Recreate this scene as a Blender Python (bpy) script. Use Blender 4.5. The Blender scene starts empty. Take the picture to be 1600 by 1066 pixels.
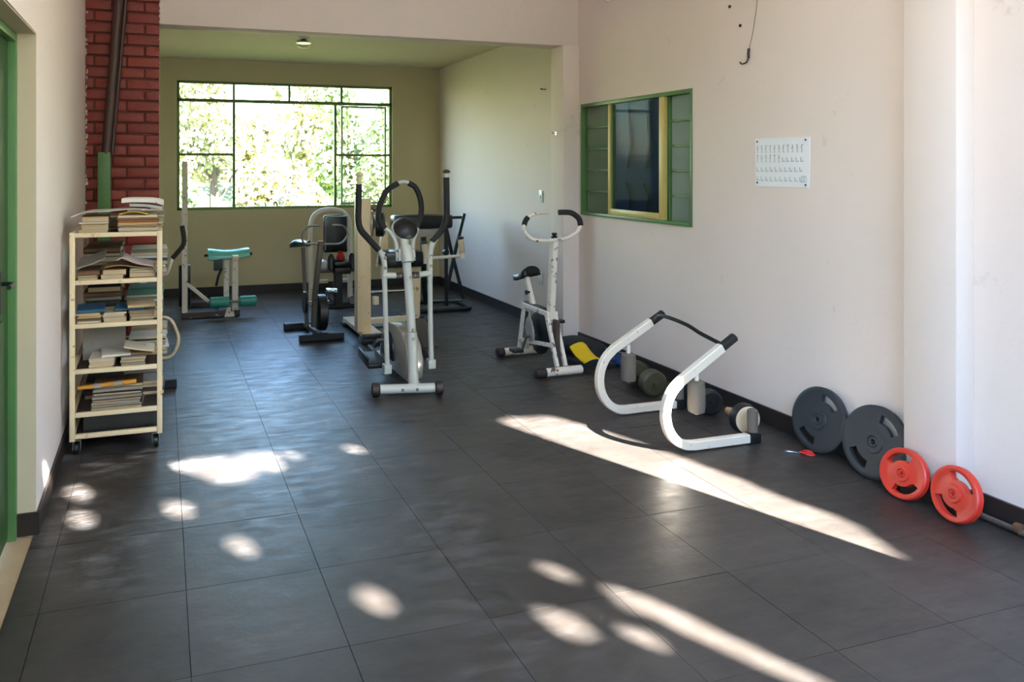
import bpy, bmesh, math, random
from mathutils import Vector, Matrix

S = bpy.context.scene
COL = S.collection
PI = math.pi
R = math.radians
random.seed(7)

# ------------------------------------------------------------------ camera
cam_d = bpy.data.cameras.new('camera')
cam = bpy.data.objects.new('camera', cam_d)
COL.objects.link(cam)
cam.location = (0, 0, 1.572)
cam.rotation_euler = (R(90), 0, R(-17.5))
cam_d.sensor_fit = 'HORIZONTAL'
cam_d.sensor_width = 36.0
cam_d.lens = 36.0 * 1183 / 1600
cam_d.shift_x = (800 - 626) / 1600
cam_d.shift_y = -(533 - 259.3) / 1600
cam_d.clip_start = 0.05
S.camera = cam

# ------------------------------------------------------------------ sky, sun, exposure
SUN_EL = R(35)
SUN = Vector((0.4, -0.917, 0)).normalized() * math.cos(SUN_EL) + Vector((0, 0, math.sin(SUN_EL)))
w = bpy.data.worlds.new('sky')
S.world = w
w.use_nodes = True
nt = w.node_tree
for n in list(nt.nodes):
    nt.nodes.remove(n)
sky = nt.nodes.new('ShaderNodeTexSky')
sky.sky_type = 'NISHITA'
sky.sun_disc = False
sky.sun_elevation = SUN_EL
sky.sun_rotation = R(156)
sky.air_density = 1.5
sky.dust_density = 0.6
sky.ozone_density = 5.0
bg = nt.nodes.new('ShaderNodeBackground')
bg.inputs['Strength'].default_value = 0.62
ow = nt.nodes.new('ShaderNodeOutputWorld')
nt.links.new(sky.outputs[0], bg.inputs[0])
nt.links.new(bg.outputs[0], ow.inputs[0])

sl = bpy.data.lights.new('sun', 'SUN')
sl.energy = 40.0
sl.angle = R(0.33)
sl.color = (1.0, 0.96, 0.91)
so = bpy.data.objects.new('sun', sl)
COL.objects.link(so)
so.rotation_euler = SUN.to_track_quat('Z', 'Y').to_euler()
so.location = SUN * 20


def portal(name, loc, rot, sx, sy):
    l = bpy.data.lights.new(name, 'AREA')
    l.shape = 'RECTANGLE'
    l.size = sx
    l.size_y = sy
    l.cycles.is_portal = True
    o = bpy.data.objects.new(name, l)
    o.location = loc
    o.rotation_euler = rot
    COL.objects.link(o)


portal('window_portal', (1.52, 9.66, 1.82), (R(-90), 0, 0), 2.7, 1.6)
portal('left_portal', (-0.74, 0.15, 2.15), (0, R(90), 0), 3.1, 1.3)
portal('side_portal', (3.70, 0.95, 2.0), (0, R(-90), 0), 2.2, 1.3)
portal('front_portal', (1.87, -0.64, 2.7), (R(90), 0, 0), 3.3, 2.4)

S.view_settings.view_transform = 'Standard'
S.view_settings.look = 'None'
S.view_settings.gamma = 1.0
S.view_settings.use_curve_mapping = False
S.view_settings.exposure = 2.1
S.cycles.max_bounces = 10
S.cycles.diffuse_bounces = 6
S.cycles.glossy_bounces = 4
S.cycles.transparent_max_bounces = 12
S.cycles.caustics_reflective = False
S.cycles.caustics_refractive = False
S.cycles.sample_clamp_indirect = 12.0
S.cycles.use_denoising = True


# ------------------------------------------------------------------ materials
def lin(c):
    return tuple(((x / 255) / 12.92 if x / 255 <= 0.04045 else ((x / 255 + 0.055) / 1.055) ** 2.4) for x in c) + (1.0,)


def mat(name, col, rough=0.6, metal=0.0, var=0.12, scale=6.0, wear=None, wear_amt=0.5, wear_scale=25.0,
        bump=0.0, bump_scale=60.0, spec=0.5, coat=0.0, objvar=0.0, rvar=0.0):
    m = bpy.data.materials.new(name)
    m.use_nodes = True
    t = m.node_tree
    b = t.nodes['Principled BSDF']
    b.inputs['Roughness'].default_value = rough
    b.inputs['Metallic'].default_value = metal
    b.inputs['Specular IOR Level'].default_value = spec
    b.inputs['Coat Weight'].default_value = coat
    tc = t.nodes.new('ShaderNodeTexCoord')
    no = t.nodes.new('ShaderNodeTexNoise')
    no.inputs['Scale'].default_value = scale
    no.inputs['Detail'].default_value = 5
    t.links.new(tc.outputs['Object'], no.inputs['Vector'])
    c = lin(col)
    mx = t.nodes.new('ShaderNodeMix')
    mx.data_type = 'RGBA'
    mx.inputs[6].default_value = tuple(x * (1 - var) for x in c[:3]) + (1,)
    mx.inputs[7].default_value = tuple(min(1, x * (1 + var)) for x in c[:3]) + (1,)
    t.links.new(no.outputs['Fac'], mx.inputs[0])
    out = mx.outputs[2]
    if objvar:
        oi = t.nodes.new('ShaderNodeObjectInfo')
        hv = t.nodes.new('ShaderNodeHueSaturation')
        mr = t.nodes.new('ShaderNodeMapRange')
        mr.inputs[3].default_value = 1 - objvar
        mr.inputs[4].default_value = 1 + objvar
        t.links.new(oi.outputs['Random'], mr.inputs[0])
        t.links.new(mr.outputs[0], hv.inputs['Value'])
        t.links.new(out, hv.inputs['Color'])
        out = hv.outputs[0]
    if wear:
        n2 = t.nodes.new('ShaderNodeTexNoise')
        n2.inputs['Scale'].default_value = wear_scale
        n2.inputs['Detail'].default_value = 6
        n2.inputs['Roughness'].default_value = 0.65
        t.links.new(tc.outputs['Object'], n2.inputs['Vector'])
        cr = t.nodes.new('ShaderNodeValToRGB')
        lo = 0.72 - 0.25 * wear_amt
        cr.color_ramp.elements[0].position = lo
        cr.color_ramp.elements[1].position = lo + 0.07
        t.links.new(n2.outputs['Fac'], cr.inputs[0])
        m2 = t.nodes.new('ShaderNodeMix')
        m2.data_type = 'RGBA'
        m2.inputs[7].default_value = lin(wear)
        t.links.new(out, m2.inputs[6])
        t.links.new(cr.outputs[0], m2.inputs[0])
        out = m2.outputs[2]
    t.links.new(out, b.inputs['Base Color'])
    if rvar:
        mr2 = t.nodes.new('ShaderNodeMapRange')
        mr2.inputs[1].default_value = 0.3
        mr2.inputs[2].default_value = 0.7
        mr2.inputs[3].default_value = rough - rvar
        mr2.inputs[4].default_value = rough + rvar
        t.links.new(no.outputs['Fac'], mr2.inputs[0])
        t.links.new(mr2.outputs[0], b.inputs['Roughness'])
    if bump:
        n3 = t.nodes.new('ShaderNodeTexNoise')
        n3.inputs['Scale'].default_value = bump_scale
        n3.inputs['Detail'].default_value = 4
        t.links.new(tc.outputs['Object'], n3.inputs['Vector'])
        bp = t.nodes.new('ShaderNodeBump')
        bp.inputs['Strength'].default_value = bump
        bp.inputs['Distance'].default_value = 0.01
        t.links.new(n3.outputs['Fac'], bp.inputs['Height'])
        t.links.new(bp.outputs[0], b.inputs['Normal'])
    return m


def glass(name, tint, haze=0.08, refl=0.08, ribs=False):
    m = bpy.data.materials.new(name)
    m.use_nodes = True
    t = m.node_tree
    for n in list(t.nodes):
        t.nodes.remove(n)
    o = t.nodes.new('ShaderNodeOutputMaterial')
    tr = t.nodes.new('ShaderNodeBsdfTransparent')
    tr.inputs[0].default_value = tint
    df = t.nodes.new('ShaderNodeBsdfDiffuse')
    df.inputs[0].default_value = tuple(min(1, x * 0.9) for x in tint[:3]) + (1,)
    gl = t.nodes.new('ShaderNodeBsdfGlossy')
    gl.inputs['Roughness'].default_value = 0.25 if ribs else 0.03
    a = t.nodes.new('ShaderNodeMixShader')
    a.inputs[0].default_value = haze
    b = t.nodes.new('ShaderNodeMixShader')
    b.inputs[0].default_value = refl
    t.links.new(tr.outputs[0], a.inputs[1])
    t.links.new(df.outputs[0], a.inputs[2])
    t.links.new(a.outputs[0], b.inputs[1])
    t.links.new(gl.outputs[0], b.inputs[2])
    t.links.new(b.outputs[0], o.inputs[0])
    return m


def leafmat(name, c1, c2):
    m = mat(name, (60, 80, 30), 0.7, var=0.0)
    t = m.node_tree
    b = t.nodes['Principled BSDF']
    tc = t.nodes.new('ShaderNodeTexCoord')
    n = t.nodes.new('ShaderNodeTexNoise')
    n.inputs['Scale'].default_value = 2.2
    n.inputs['Detail'].default_value = 6
    cr = t.nodes.new('ShaderNodeValToRGB')
    cr.color_ramp.elements[0].color = lin(c1)
    cr.color_ramp.elements[0].position = 0.35
    cr.color_ramp.elements[1].color = lin(c2)
    cr.color_ramp.elements[1].position = 0.65
    t.links.new(tc.outputs['Object'], n.inputs['Vector'])
    t.links.new(n.outputs['Fac'], cr.inputs[0])
    t.links.new(cr.outputs[0], b.inputs['Base Color'])
    b.inputs['Specular IOR Level'].default_value = 0.2
    return m


PAINT_ALC_SHADE = mat('alcove_shaded_paint', (204, 190, 152), 0.75, var=0.04, scale=1.6, bump=0.12, bump_scale=35)  # same wall paint, with green bounce and shade put into the colour
PAINT = mat('wall_paint', (228, 213, 203), 0.75, var=0.03, scale=1.6, wear=(210, 197, 189), wear_amt=0.25, wear_scale=5, bump=0.12, bump_scale=35)
PAINT_TRIM = mat('jamb_paint', (206, 188, 158), 0.7, var=0.06, scale=4)
CEIL = mat('ceiling_paint', (214, 203, 176), 0.8, var=0.03, scale=2)
SKIRT = mat('skirting_dark', (44, 36, 32), 0.45, var=0.2, scale=8)
RUBBER_BASE = mat('floor_underlay', (22, 22, 24), 0.8)
CONCRETE = mat('tan_concrete', (176, 150, 118), 0.8, var=0.15, scale=9, bump=0.2)
BRICK = mat('red_painted_brick', (138, 52, 40), 0.5, var=0.2, scale=9, objvar=0.12, bump=0.3, bump_scale=70)
MORTAR = mat('red_painted_mortar', (104, 36, 31), 0.6, var=0.2, scale=20, bump=0.4, bump_scale=60)
CHIP = mat('chipped_plaster', (214, 200, 184), 0.8)
PIPE = mat('brown_pipe', (70, 44, 38), 0.35, var=0.1)
GREEN = mat('green_enamel', (84, 124, 72), 0.4, var=0.08, scale=10)
GREEN_DK = mat('dark_green_enamel', (38, 72, 34), 0.4, var=0.08, scale=10)
GREEN_WIN = mat('window_green_enamel', (112, 132, 74), 0.45, var=0.1, scale=12)
YELLOW_FRAME = mat('cream_yellow_enamel', (200, 178, 104), 0.4, var=0.08, scale=12)
NAVY = mat('navy_door_paint', (30, 66, 104), 0.4, var=0.2, scale=5)
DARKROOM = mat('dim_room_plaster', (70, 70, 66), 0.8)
CREAM_PAINT = mat('cream_enamel', (230, 210, 172), 0.45, var=0.06, wear=(150, 116, 78), wear_amt=0.42, wear_scale=18)
WHITE_PAINT = mat('white_enamel', (232, 222, 206), 0.4, var=0.04, wear=(110, 76, 56), wear_amt=0.32, wear_scale=30)
WHITE_CHIPPED = mat('white_enamel_chipped', (230, 220, 206), 0.45, var=0.06, wear=(92, 66, 50), wear_amt=0.58, wear_scale=22)
SILVER_PAINT = mat('pale_grey_enamel', (196, 198, 190), 0.38, var=0.05, wear=(150, 146, 136), wear_amt=0.3, wear_scale=20)
SILVER_PLASTIC = mat('silver_plastic', (170, 166, 156), 0.28, metal=0.35, var=0.06)
CHROME = mat('chrome', (200, 200, 200), 0.2, metal=1.0, var=0.05)
STEEL = mat('dull_steel', (120, 118, 112), 0.4, metal=0.8, var=0.15)
BLACK_PLASTIC = mat('black_plastic', (26, 26, 27), 0.42, var=0.2)
BLACK_FOAM = mat('black_foam_grip', (28, 27, 27), 0.75, var=0.2, bump=0.2, bump_scale=200)
BLACK_VINYL = mat('black_vinyl', (24, 26, 28), 0.28, var=0.15)
BLACK_METAL = mat('black_enamel', (28, 30, 32), 0.35, var=0.2)
BROWN_CAP = mat('brown_black_plastic', (48, 40, 36), 0.5, var=0.2)
TEAL_VINYL = mat('teal_vinyl', (112, 200, 186), 0.22, var=0.08)
TEAL_FOAM = mat('teal_roller_vinyl', (58, 150, 132), 0.4, var=0.1)
GREY_FOAM = mat('grey_foam', (104, 97, 88), 0.8, var=0.06, bump=0.15, bump_scale=120)
PLATE_BLACK = mat('charcoal_rubber_plate', (40, 46, 52), 0.5, var=0.12, scale=14)
PLATE_RED = mat('red_rubber_plate', (206, 52, 38), 0.35, var=0.1, scale=14)
OLIVE = mat('olive_dumbbell', (66, 62, 40), 0.55, var=0.3, scale=14)
CREAM_PLASTIC = mat('cream_plastic', (222, 204, 172), 0.5, var=0.06, scale=14)
WOOD = mat('pale_wood', (176, 134, 88), 0.5, var=0.2, scale=20)
YELLOW = mat('yellow_foam', (228, 190, 22), 0.6, var=0.06)
BLUE = mat('blue_nylon', (20, 46, 96), 0.6, var=0.15)
RED_PLASTIC = mat('red_plastic', (208, 36, 34), 0.35)
RED_CLOTH = mat('red_cloth', (170, 36, 34), 0.85, var=0.15)
WHITE_PLASTIC = mat('white_plastic', (226, 226, 220), 0.4, var=0.03)
PAPER_POSTER = mat('poster_paper', (232, 234, 236), 0.6, var=0.02)
INK = mat('faded_grey_ink', (186, 189, 192), 0.7)
GLASS = glass('dusty_window_glass', (0.92, 0.95, 0.92, 1), 0.10, 0.06)
RIB_GLASS = glass('ribbed_glass', (0.30, 0.46, 0.24, 1), 0.35, 0.07, True)
DARK_GLASS = glass('clear_sash_glass', (0.75, 0.85, 0.88, 1), 0.01, 0.006)
LAMP_GLASS = glass('lamp_glass', (0.9, 0.92, 0.88, 1), 0.10, 0.2)
LEAF_A = leafmat('leaf_olive', (98, 106, 66), (160, 166, 112))
LEAF_B = leafmat('leaf_fresh_green', (104, 128, 74), (164, 180, 124))
LEAF_C = leafmat('leaf_yellow_green', (146, 146, 98), (194, 188, 144))
BARK = mat('bark', (84, 68, 52), 0.9, var=0.3, scale=12)
GRASS = mat('hill_grass', (74, 80, 40), 0.9, var=0.3, scale=3)
YARD = mat('yard_paving', (170, 160, 152), 0.85, var=0.15, scale=2)
ROOF = mat('roof_slab', (150, 140, 128), 0.85)

# rubber floor tile: dark rubber, pale streaks, uneven sheen
def rubber():
    m = bpy.data.materials.new('rubber_tile')
    m.use_nodes = True
    t = m.node_tree
    N, K = t.nodes, t.links
    b = N['Principled BSDF']
    geo = N.new('ShaderNodeNewGeometry')
    oi = N.new('ShaderNodeObjectInfo')

    def noise(sc, det=5, rough=.6, stretch=None):
        n = N.new('ShaderNodeTexNoise')
        n.inputs['Scale'].default_value = sc
        n.inputs['Detail'].default_value = det
        n.inputs['Roughness'].default_value = rough
        if stretch:
            mp = N.new('ShaderNodeMapping')
            mp.inputs['Scale'].default_value = stretch
            K.new(geo.outputs['Position'], mp.inputs[0])
            K.new(mp.outputs[0], n.inputs['Vector'])
        else:
            K.new(geo.outputs['Position'], n.inputs['Vector'])
        return n

    def ramp(src, a, c):
        r = N.new('ShaderNodeMapRange')
        r.inputs[1].default_value = a
        r.inputs[2].default_value = c
        K.new(src, r.inputs[0])
        return r.outputs[0]

    def mix(f, a, c):
        x = N.new('ShaderNodeMix')
        x.data_type = 'RGBA'
        K.new(f, x.inputs[0])
        for k, v in ((6, a), (7, c)):
            if isinstance(v, tuple):
                x.inputs[k].default_value = v
            else:
                K.new(v, x.inputs[k])
        return x.outputs[2]

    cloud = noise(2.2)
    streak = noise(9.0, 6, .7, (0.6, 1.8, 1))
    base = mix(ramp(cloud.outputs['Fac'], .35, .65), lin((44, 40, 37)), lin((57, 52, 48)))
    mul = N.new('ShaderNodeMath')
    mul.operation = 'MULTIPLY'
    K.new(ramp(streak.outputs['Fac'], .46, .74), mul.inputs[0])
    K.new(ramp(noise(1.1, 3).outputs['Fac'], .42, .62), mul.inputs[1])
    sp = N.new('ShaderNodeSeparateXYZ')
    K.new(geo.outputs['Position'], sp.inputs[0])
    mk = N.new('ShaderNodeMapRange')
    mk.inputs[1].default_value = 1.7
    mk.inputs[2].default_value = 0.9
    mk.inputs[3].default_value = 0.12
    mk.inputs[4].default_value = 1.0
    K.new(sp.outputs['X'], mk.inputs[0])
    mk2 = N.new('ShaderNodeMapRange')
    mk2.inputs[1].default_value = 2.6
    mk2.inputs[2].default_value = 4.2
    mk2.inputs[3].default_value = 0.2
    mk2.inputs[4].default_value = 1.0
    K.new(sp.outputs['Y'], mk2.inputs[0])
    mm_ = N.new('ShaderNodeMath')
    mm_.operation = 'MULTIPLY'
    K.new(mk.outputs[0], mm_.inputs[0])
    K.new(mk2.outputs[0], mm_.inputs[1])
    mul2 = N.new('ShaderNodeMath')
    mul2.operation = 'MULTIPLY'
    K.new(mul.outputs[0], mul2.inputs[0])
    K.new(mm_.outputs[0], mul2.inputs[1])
    col = mix(mul2.outputs[0], base, lin((150, 150, 152)))  # pale grey streaks, stronger towards the left wall and the far end
    hv = N.new('ShaderNodeHueSaturation')
    mr = N.new('ShaderNodeMapRange')
    mr.inputs[3].default_value = .92
    mr.inputs[4].default_value = 1.08
    K.new(oi.outputs['Random'], mr.inputs[0])
    K.new(mr.outputs[0], hv.inputs['Value'])
    K.new(col, hv.inputs['Color'])
    K.new(hv.outputs[0], b.inputs['Base Color'])
    rg_ = N.new('ShaderNodeMapRange')
    rg_.inputs[1].default_value = .3
    rg_.inputs[2].default_value = .7
    rg_.inputs[3].default_value = .32
    rg_.inputs[4].default_value = .56
    K.new(streak.outputs['Fac'], rg_.inputs[0])
    K.new(rg_.outputs[0], b.inputs['Roughness'])
    b.inputs['Specular IOR Level'].default_value = .6
    bp = N.new('ShaderNodeBump')
    bp.inputs['Strength'].default_value = .3
    bp.inputs['Distance'].default_value = .01
    K.new(noise(7.0, 4).outputs['Fac'], bp.inputs['Height'])
    K.new(bp.outputs[0], b.inputs['Normal'])
    return m


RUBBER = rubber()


# ------------------------------------------------------------------ mesh builder
def vec(p):
    return Vector(p)


def smooth_path(pts, n=6):
    P = [vec(p) for p in pts]
    P = [P[0] * 2 - P[1]] + P + [P[-1] * 2 - P[-2]]
    out = []
    for i in range(1, len(P) - 2):
        a, b, c, d = P[i - 1:i + 3]
        for k in range(n):
            t = k / n
            out.append(0.5 * ((2 * b) + (c - a) * t + (2 * a - 5 * b + 4 * c - d) * t * t + (3 * b - a - 3 * c + d) * t ** 3))
    out.append(P[-2])
    return out


def fillet(pts, r, n=5):
    P = [vec(p) for p in pts]
    out = [P[0]]
    for i in range(1, len(P) - 1):
        a = P[i - 1] - P[i]
        b = P[i + 1] - P[i]
        rr = min(r, a.length * 0.48, b.length * 0.48)
        p, q = P[i] + a.normalized() * rr, P[i] + b.normalized() * rr
        for k in range(n + 1):
            t = k / n
            out.append(p * (1 - t) ** 2 + P[i] * 2 * t * (1 - t) + q * t * t)
    out.append(P[-1])
    return out


class MB:
    def __init__(self):
        self.v = []
        self.f = []

    def add(self, vs, fs):
        o = len(self.v)
        self.v += [vec(x) for x in vs]
        self.f += [tuple(i + o for i in f) for f in fs]
        return self

    def box(self, c, s, rot=None):
        c = vec(c)
        vs = []
        for i in (-.5, .5):
            for j in (-.5, .5):
                for k in (-.5, .5):
                    p = Vector((i * s[0], j * s[1], k * s[2]))
                    if rot is not None:
                        p = rot @ p
                    vs.append(c + p)
        return self.add(vs, [(0, 1, 3, 2), (4, 6, 7, 5), (0, 4, 5, 1), (2, 3, 7, 6), (0, 2, 6, 4), (1, 5, 7, 3)])

    def mm(self, a, b):
        return self.box([(a[i] + b[i]) / 2 for i in range(3)], [abs(b[i] - a[i]) for i in range(3)])

    def sweep(self, pts, prof, normal=None, cap=True, scales=None):
        """carry a closed profile [(a,b)] along pts; 'normal' fixes the b axis of the profile"""
        P = [vec(p) for p in pts]
        n = len(P)
        T = []
        for i in range(n):
            t = P[min(i + 1, n - 1)] - P[max(i - 1, 0)]
            T.append(t.normalized())
        if normal is not None:
            N0 = vec(normal).normalized()
        else:
            N0 = Vector((0, 0, 1)) if abs(T[0].z) < 0.9 else Vector((0, 1, 0))
        vs = []
        N = (N0 - T[0] * N0.dot(T[0])).normalized()
        for i in range(n):
            if normal is not None:
                N = (N0 - T[i] * N0.dot(T[i])).normalized()
            else:
                N = (N - T[i] * N.dot(T[i])).normalized()
            B = T[i].cross(N)
            k = scales[i] if scales else 1
            for a, b in prof:
                vs.append(P[i] + B * a * k + N * b * k)
        m = len(prof)
        fs = []
        for i in range(n - 1):
            for j in range(m):
                fs.append((i * m + j, i * m + (j + 1) % m, (i + 1) * m + (j + 1) % m, (i + 1) * m + j))
        if cap:
            fs.append(tuple(range(m - 1, -1, -1)))
            fs.append(tuple((n - 1) * m + j for j in range(m)))
        return self.add(vs, fs)

    def tube(self, pts, r, n=10, cap=True, scales=None):
        return self.sweep(pts, [(r * math.cos(2 * PI * k / n), r * math.sin(2 * PI * k / n)) for k in range(n)], cap=cap, scales=scales)

    def rect(self, pts, a, b, normal=None):
        c = min(a, b) * 0.12
        x, y = a / 2, b / 2
        return self.sweep(pts, [(-x + c, -y), (x - c, -y), (x, -y + c), (x, y - c), (x - c, y), (-x + c, y), (-x, y - c), (-x, -y + c)], normal)

    def lathe(self, prof, o, axis, n=24):
        """prof: [(radius, distance along axis)]"""
        o = vec(o)
        ax = vec(axis).normalized()
        u = ax.orthogonal().normalized()
        w_ = ax.cross(u)
        vs, fs = [], []
        for r, h in prof:
            for k in range(n):
                a = 2 * PI * k / n
                vs.append(o + ax * h + (u * math.cos(a) + w_ * math.sin(a)) * max(r, 1e-5))
        m = len(prof)
        for i in range(m - 1):
            for k in range(n):
                fs.append((i * n + k, i * n + (k + 1) % n, (i + 1) * n + (k + 1) % n, (i + 1) * n + k))
        fs.append(tuple(range(n - 1, -1, -1)))
        fs.append(tuple((m - 1) * n + k for k in range(n)))
        return self.add(vs, fs)

    def cyl(self, p0, p1, r, n=16, bev=0.0):
        d = (vec(p1) - vec(p0))
        L = d.length
        if bev:
            return self.lathe([(r - bev, 0), (r, bev), (r, L - bev), (r - bev, L)], p0, d, n)
        return self.lathe([(r, 0), (r, L)], p0, d, n)

    def prism(self, poly, o, ex, ey, ez, d):
        o, ex, ey, ez = vec(o), vec(ex), vec(ey), vec(ez)
        n = len(poly)
        vs = [o + ex * a + ey * b for a, b in poly] + [o + ex * a + ey * b + ez * d for a, b in poly]
        fs = [tuple(range(n - 1, -1, -1)), tuple(range(n, 2 * n))]
        for i in range(n):
            fs.append((i, (i + 1) % n, n + (i + 1) % n, n + i))
        return self.add(vs, fs)

    def polar(self, radii, front, back, n, missing, o, axis, up):
        """disc of polar cells; cells in 'missing' (ring, sector) are holes right through"""
        o = vec(o)
        ax = vec(axis).normalized()
        u = (vec(up) - ax * vec(up).dot(ax)).normalized()
        w_ = ax.cross(u)
        m = len(radii)
        vs = []
        for side in (front, back):
            for i in range(m):
                for k in range(n):
                    a = 2 * PI * k / n
                    vs.append(o + ax * side[i] + (u * math.cos(a) + w_ * math.sin(a)) * radii[i])
        idx = lambda s, i, k: s * m * n + i * n + k % n
        fs = []
        gone = lambda i, k: i < 0 or i >= m - 1 or (i, k % n) in missing
        for i in range(m - 1):
            for k in range(n):
                if gone(i, k):
                    continue
                fs.append((idx(0, i, k), idx(0, i + 1, k), idx(0, i + 1, k + 1), idx(0, i, k + 1)))
                fs.append((idx(1, i, k), idx(1, i, k + 1), idx(1, i + 1, k + 1), idx(1, i + 1, k)))
                if gone(i - 1, k):
                    fs.append((idx(0, i, k), idx(0, i, k + 1), idx(1, i, k + 1), idx(1, i, k)))
                if gone(i + 1, k):
                    fs.append((idx(0, i + 1, k), idx(1, i + 1, k), idx(1, i + 1, k + 1), idx(0, i + 1, k + 1)))
                if gone(i, k - 1):
                    fs.append((idx(0, i, k), idx(1, i, k), idx(1, i + 1, k), idx(0, i + 1, k)))
                if gone(i, k + 1):
                    fs.append((idx(0, i, k + 1), idx(0, i + 1, k + 1), idx(1, i + 1, k + 1), idx(1, i, k + 1)))
        return self.add(vs, fs)

    def build(self, name, m, parent=None, bevel=0.0, smooth=True, sharp=38):
        me = bpy.data.meshes.new(name)
        off = vec(parent.location) if parent is not None else Vector()
        p = parent
        while p is not None and p.parent is not None:
            p = p.parent
            off = off + p.location
        me.from_pydata([tuple(x - off) for x in self.v], [], self.f)
        me.validate()
        bm = bmesh.new()
        bm.from_mesh(me)
        bmesh.ops.recalc_face_normals(bm, faces=bm.faces)
        if bevel:
            ed = [e for e in bm.edges if len(e.link_faces) == 2 and e.calc_face_angle(0) > R(40)]
            bmesh.ops.bevel(bm, geom=ed, offset=bevel, segments=2, profile=0.5, affect='EDGES', clamp_overlap=True)
        bm.to_mesh(me)
        bm.free()
        me.materials.append(m)
        if smooth:
            for pl in me.polygons:
                pl.use_smooth = True
            me.set_sharp_from_angle(angle=R(sharp))
        o = bpy.data.objects.new(name, me)
        COL.objects.link(o)
        if parent is not None:
            o.parent = parent
        return o


def thing(name, label, cat, loc, group=None):
    o = bpy.data.objects.new(name, None)
    o.empty_display_size = 0.1
    o.location = loc
    COL.objects.link(o)
    return tag(o, label, cat, group)


def tag(o, label, cat, group=None):
    o['label'] = label
    o['category'] = cat
    if group:
        o['group'] = group
    return o


def struct(o, label=None, cat=None):
    o['kind'] = 'structure'
    if label:
        o['label'] = label
    if cat:
        o['category'] = cat
    return o


# ================================================================== ROOM SHELL
XL, XR, YB, YF, ZT, ZA = -0.51, 3.53, 9.475, -0.5, 3.9, 2.87

# floor: underlay slab with rubber tiles as parts
fl = struct(MB().mm((-0.62, YF, -0.12), (3.70, 9.64, -0.012)).build('floor', RUBBER_BASE, smooth=False),
            'floor of dark rubber mat tiles with pale streaks', 'floor')
tile_cache = {}
gx, gy, ts = 0.086, 5.415, 0.5
for i in range(-2, 8):
    for k in range(-12, 9):
        x0, x1 = max(gx + ts * i, XL - 0.012), min(gx + ts * (i + 1), XR - 0.002)
        y0, y1 = max(gy + ts * k, YF), min(gy + ts * (k + 1), YB - 0.002)
        if x1 - x0 < 0.02 or y1 - y0 < 0.02:
            continue
        key = (round(x1 - x0, 3), round(y1 - y0, 3))
        if key not in tile_cache:
            sx, sy = key
            g_ = 0.0012
            t_ = MB()
            t_.mm((-sx / 2 + g_, -sy / 2 + g_, -0.012), (sx / 2 - g_, sy / 2 - g_, 0))
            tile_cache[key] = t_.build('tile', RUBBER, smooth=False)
            o = tile_cache[key]
        else:
            o = tile_cache[key].copy()
            COL.objects.link(o)
        o.location = ((x0 + x1) / 2, (y0 + y1) / 2, random.uniform(-0.0008, 0.0))
        o.rotation_euler = (random.uniform(-.0007, .0007), random.uniform(-.0007, .0007), 0)
        o.parent = fl

# left wall (slightly out of square), with the door opening y 2.55..3.56
LW = lambda y: -0.505 - 0.0085 * (y - 2.8)


def lwall(mb, y0, y1, z0, z1, d=0.2):
    mb.add([(LW(y0), y0, z0), (LW(y1), y1, z0), (LW(y1) - d, y1, z0), (LW(y0) - d, y0, z0),
            (LW(y0), y0, z1), (LW(y1), y1, z1), (LW(y1) - d, y1, z1), (LW(y0) - d, y0, z1)],
           [(0, 1, 2, 3), (4, 7, 6, 5), (0, 4, 5, 1), (1, 5, 6, 2), (2, 6, 7, 3), (3, 7, 4, 0)])


DY0, DY1, DZ = 2.5, 3.56, 2.14
m = MB()
lwall(m, DY1, 9.62, -0.1, ZT)
lwall(m, YF, DY0, -0.1, 0.6)
lwall(m, YF, DY0, 3.7, ZT)
lwall(m, 0.8, DY0, 0.6, 3.7)  # leaves an unseen side opening, added to light the right wall
lwall(m, DY0, DY1, DZ, ZT)
struct(m.build('wall_left', PAINT, smooth=False))
# beige reveal of the door: far jamb, near jamb and head, thin linings
m = MB()
m.mm((-0.70, DY1 - 0.006, -0.012), (-0.513, DY1 - 0.001, DZ))
m.mm((-0.70, DY0 + 0.001, -0.012), (-0.513, DY0 + 0.006, DZ))
m.mm((-0.70, DY0, DZ - 0.006), (-0.513, DY1, DZ - 0.001))
struct(m.build('trim_1', PAINT_TRIM, smooth=False), 'beige door reveal beside the green door')
struct(MB().mm((-1.6, DY0 - 0.4, -0.1), (-0.523, DY1, -0.004)).build('threshold', CONCRETE, smooth=False), 'tan concrete threshold under the green door')
# green door with frame
m = MB()
m.mm((-0.67, DY1 - 0.045, -0.004), (-0.585, DY1 - 0.007, DZ - 0.007))
m.mm((-0.67, DY0 + 0.007, -0.004), (-0.585, DY0 + 0.045, DZ - 0.007))
m.mm((-0.67, DY0 + 0.045, DZ - 0.045), (-0.585, DY1 - 0.045, DZ - 0.007))
dr = struct(m.build('door_1', GREEN, bevel=0.003), 'green metal door in the near wall beside the trolley', 'door')
m = MB()
m.mm((-0.645, DY0 + 0.047, 0.01), (-0.615, DY1 - 0.047, DZ - 0.047))
for a, b in ((0.12, 0.95), (1.15, 1.95)):
    m.mm((-0.617, DY0 + 0.18, a), (-0.606, DY1 - 0.18, b))
dl = m.build('door_leaf', GREEN_DK, dr, bevel=0.003)
m = MB()
m.mm((-0.616, 3.33, 0.98), (-0.609, 3.38, 1.18))
m.tube(fillet([(-0.612, 3.355, 1.10), (-0.565, 3.355, 1.10), (-0.565, 3.25, 1.10)], 0.02), 0.009)
m.build('door_handle', BLACK_METAL, dl)

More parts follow.
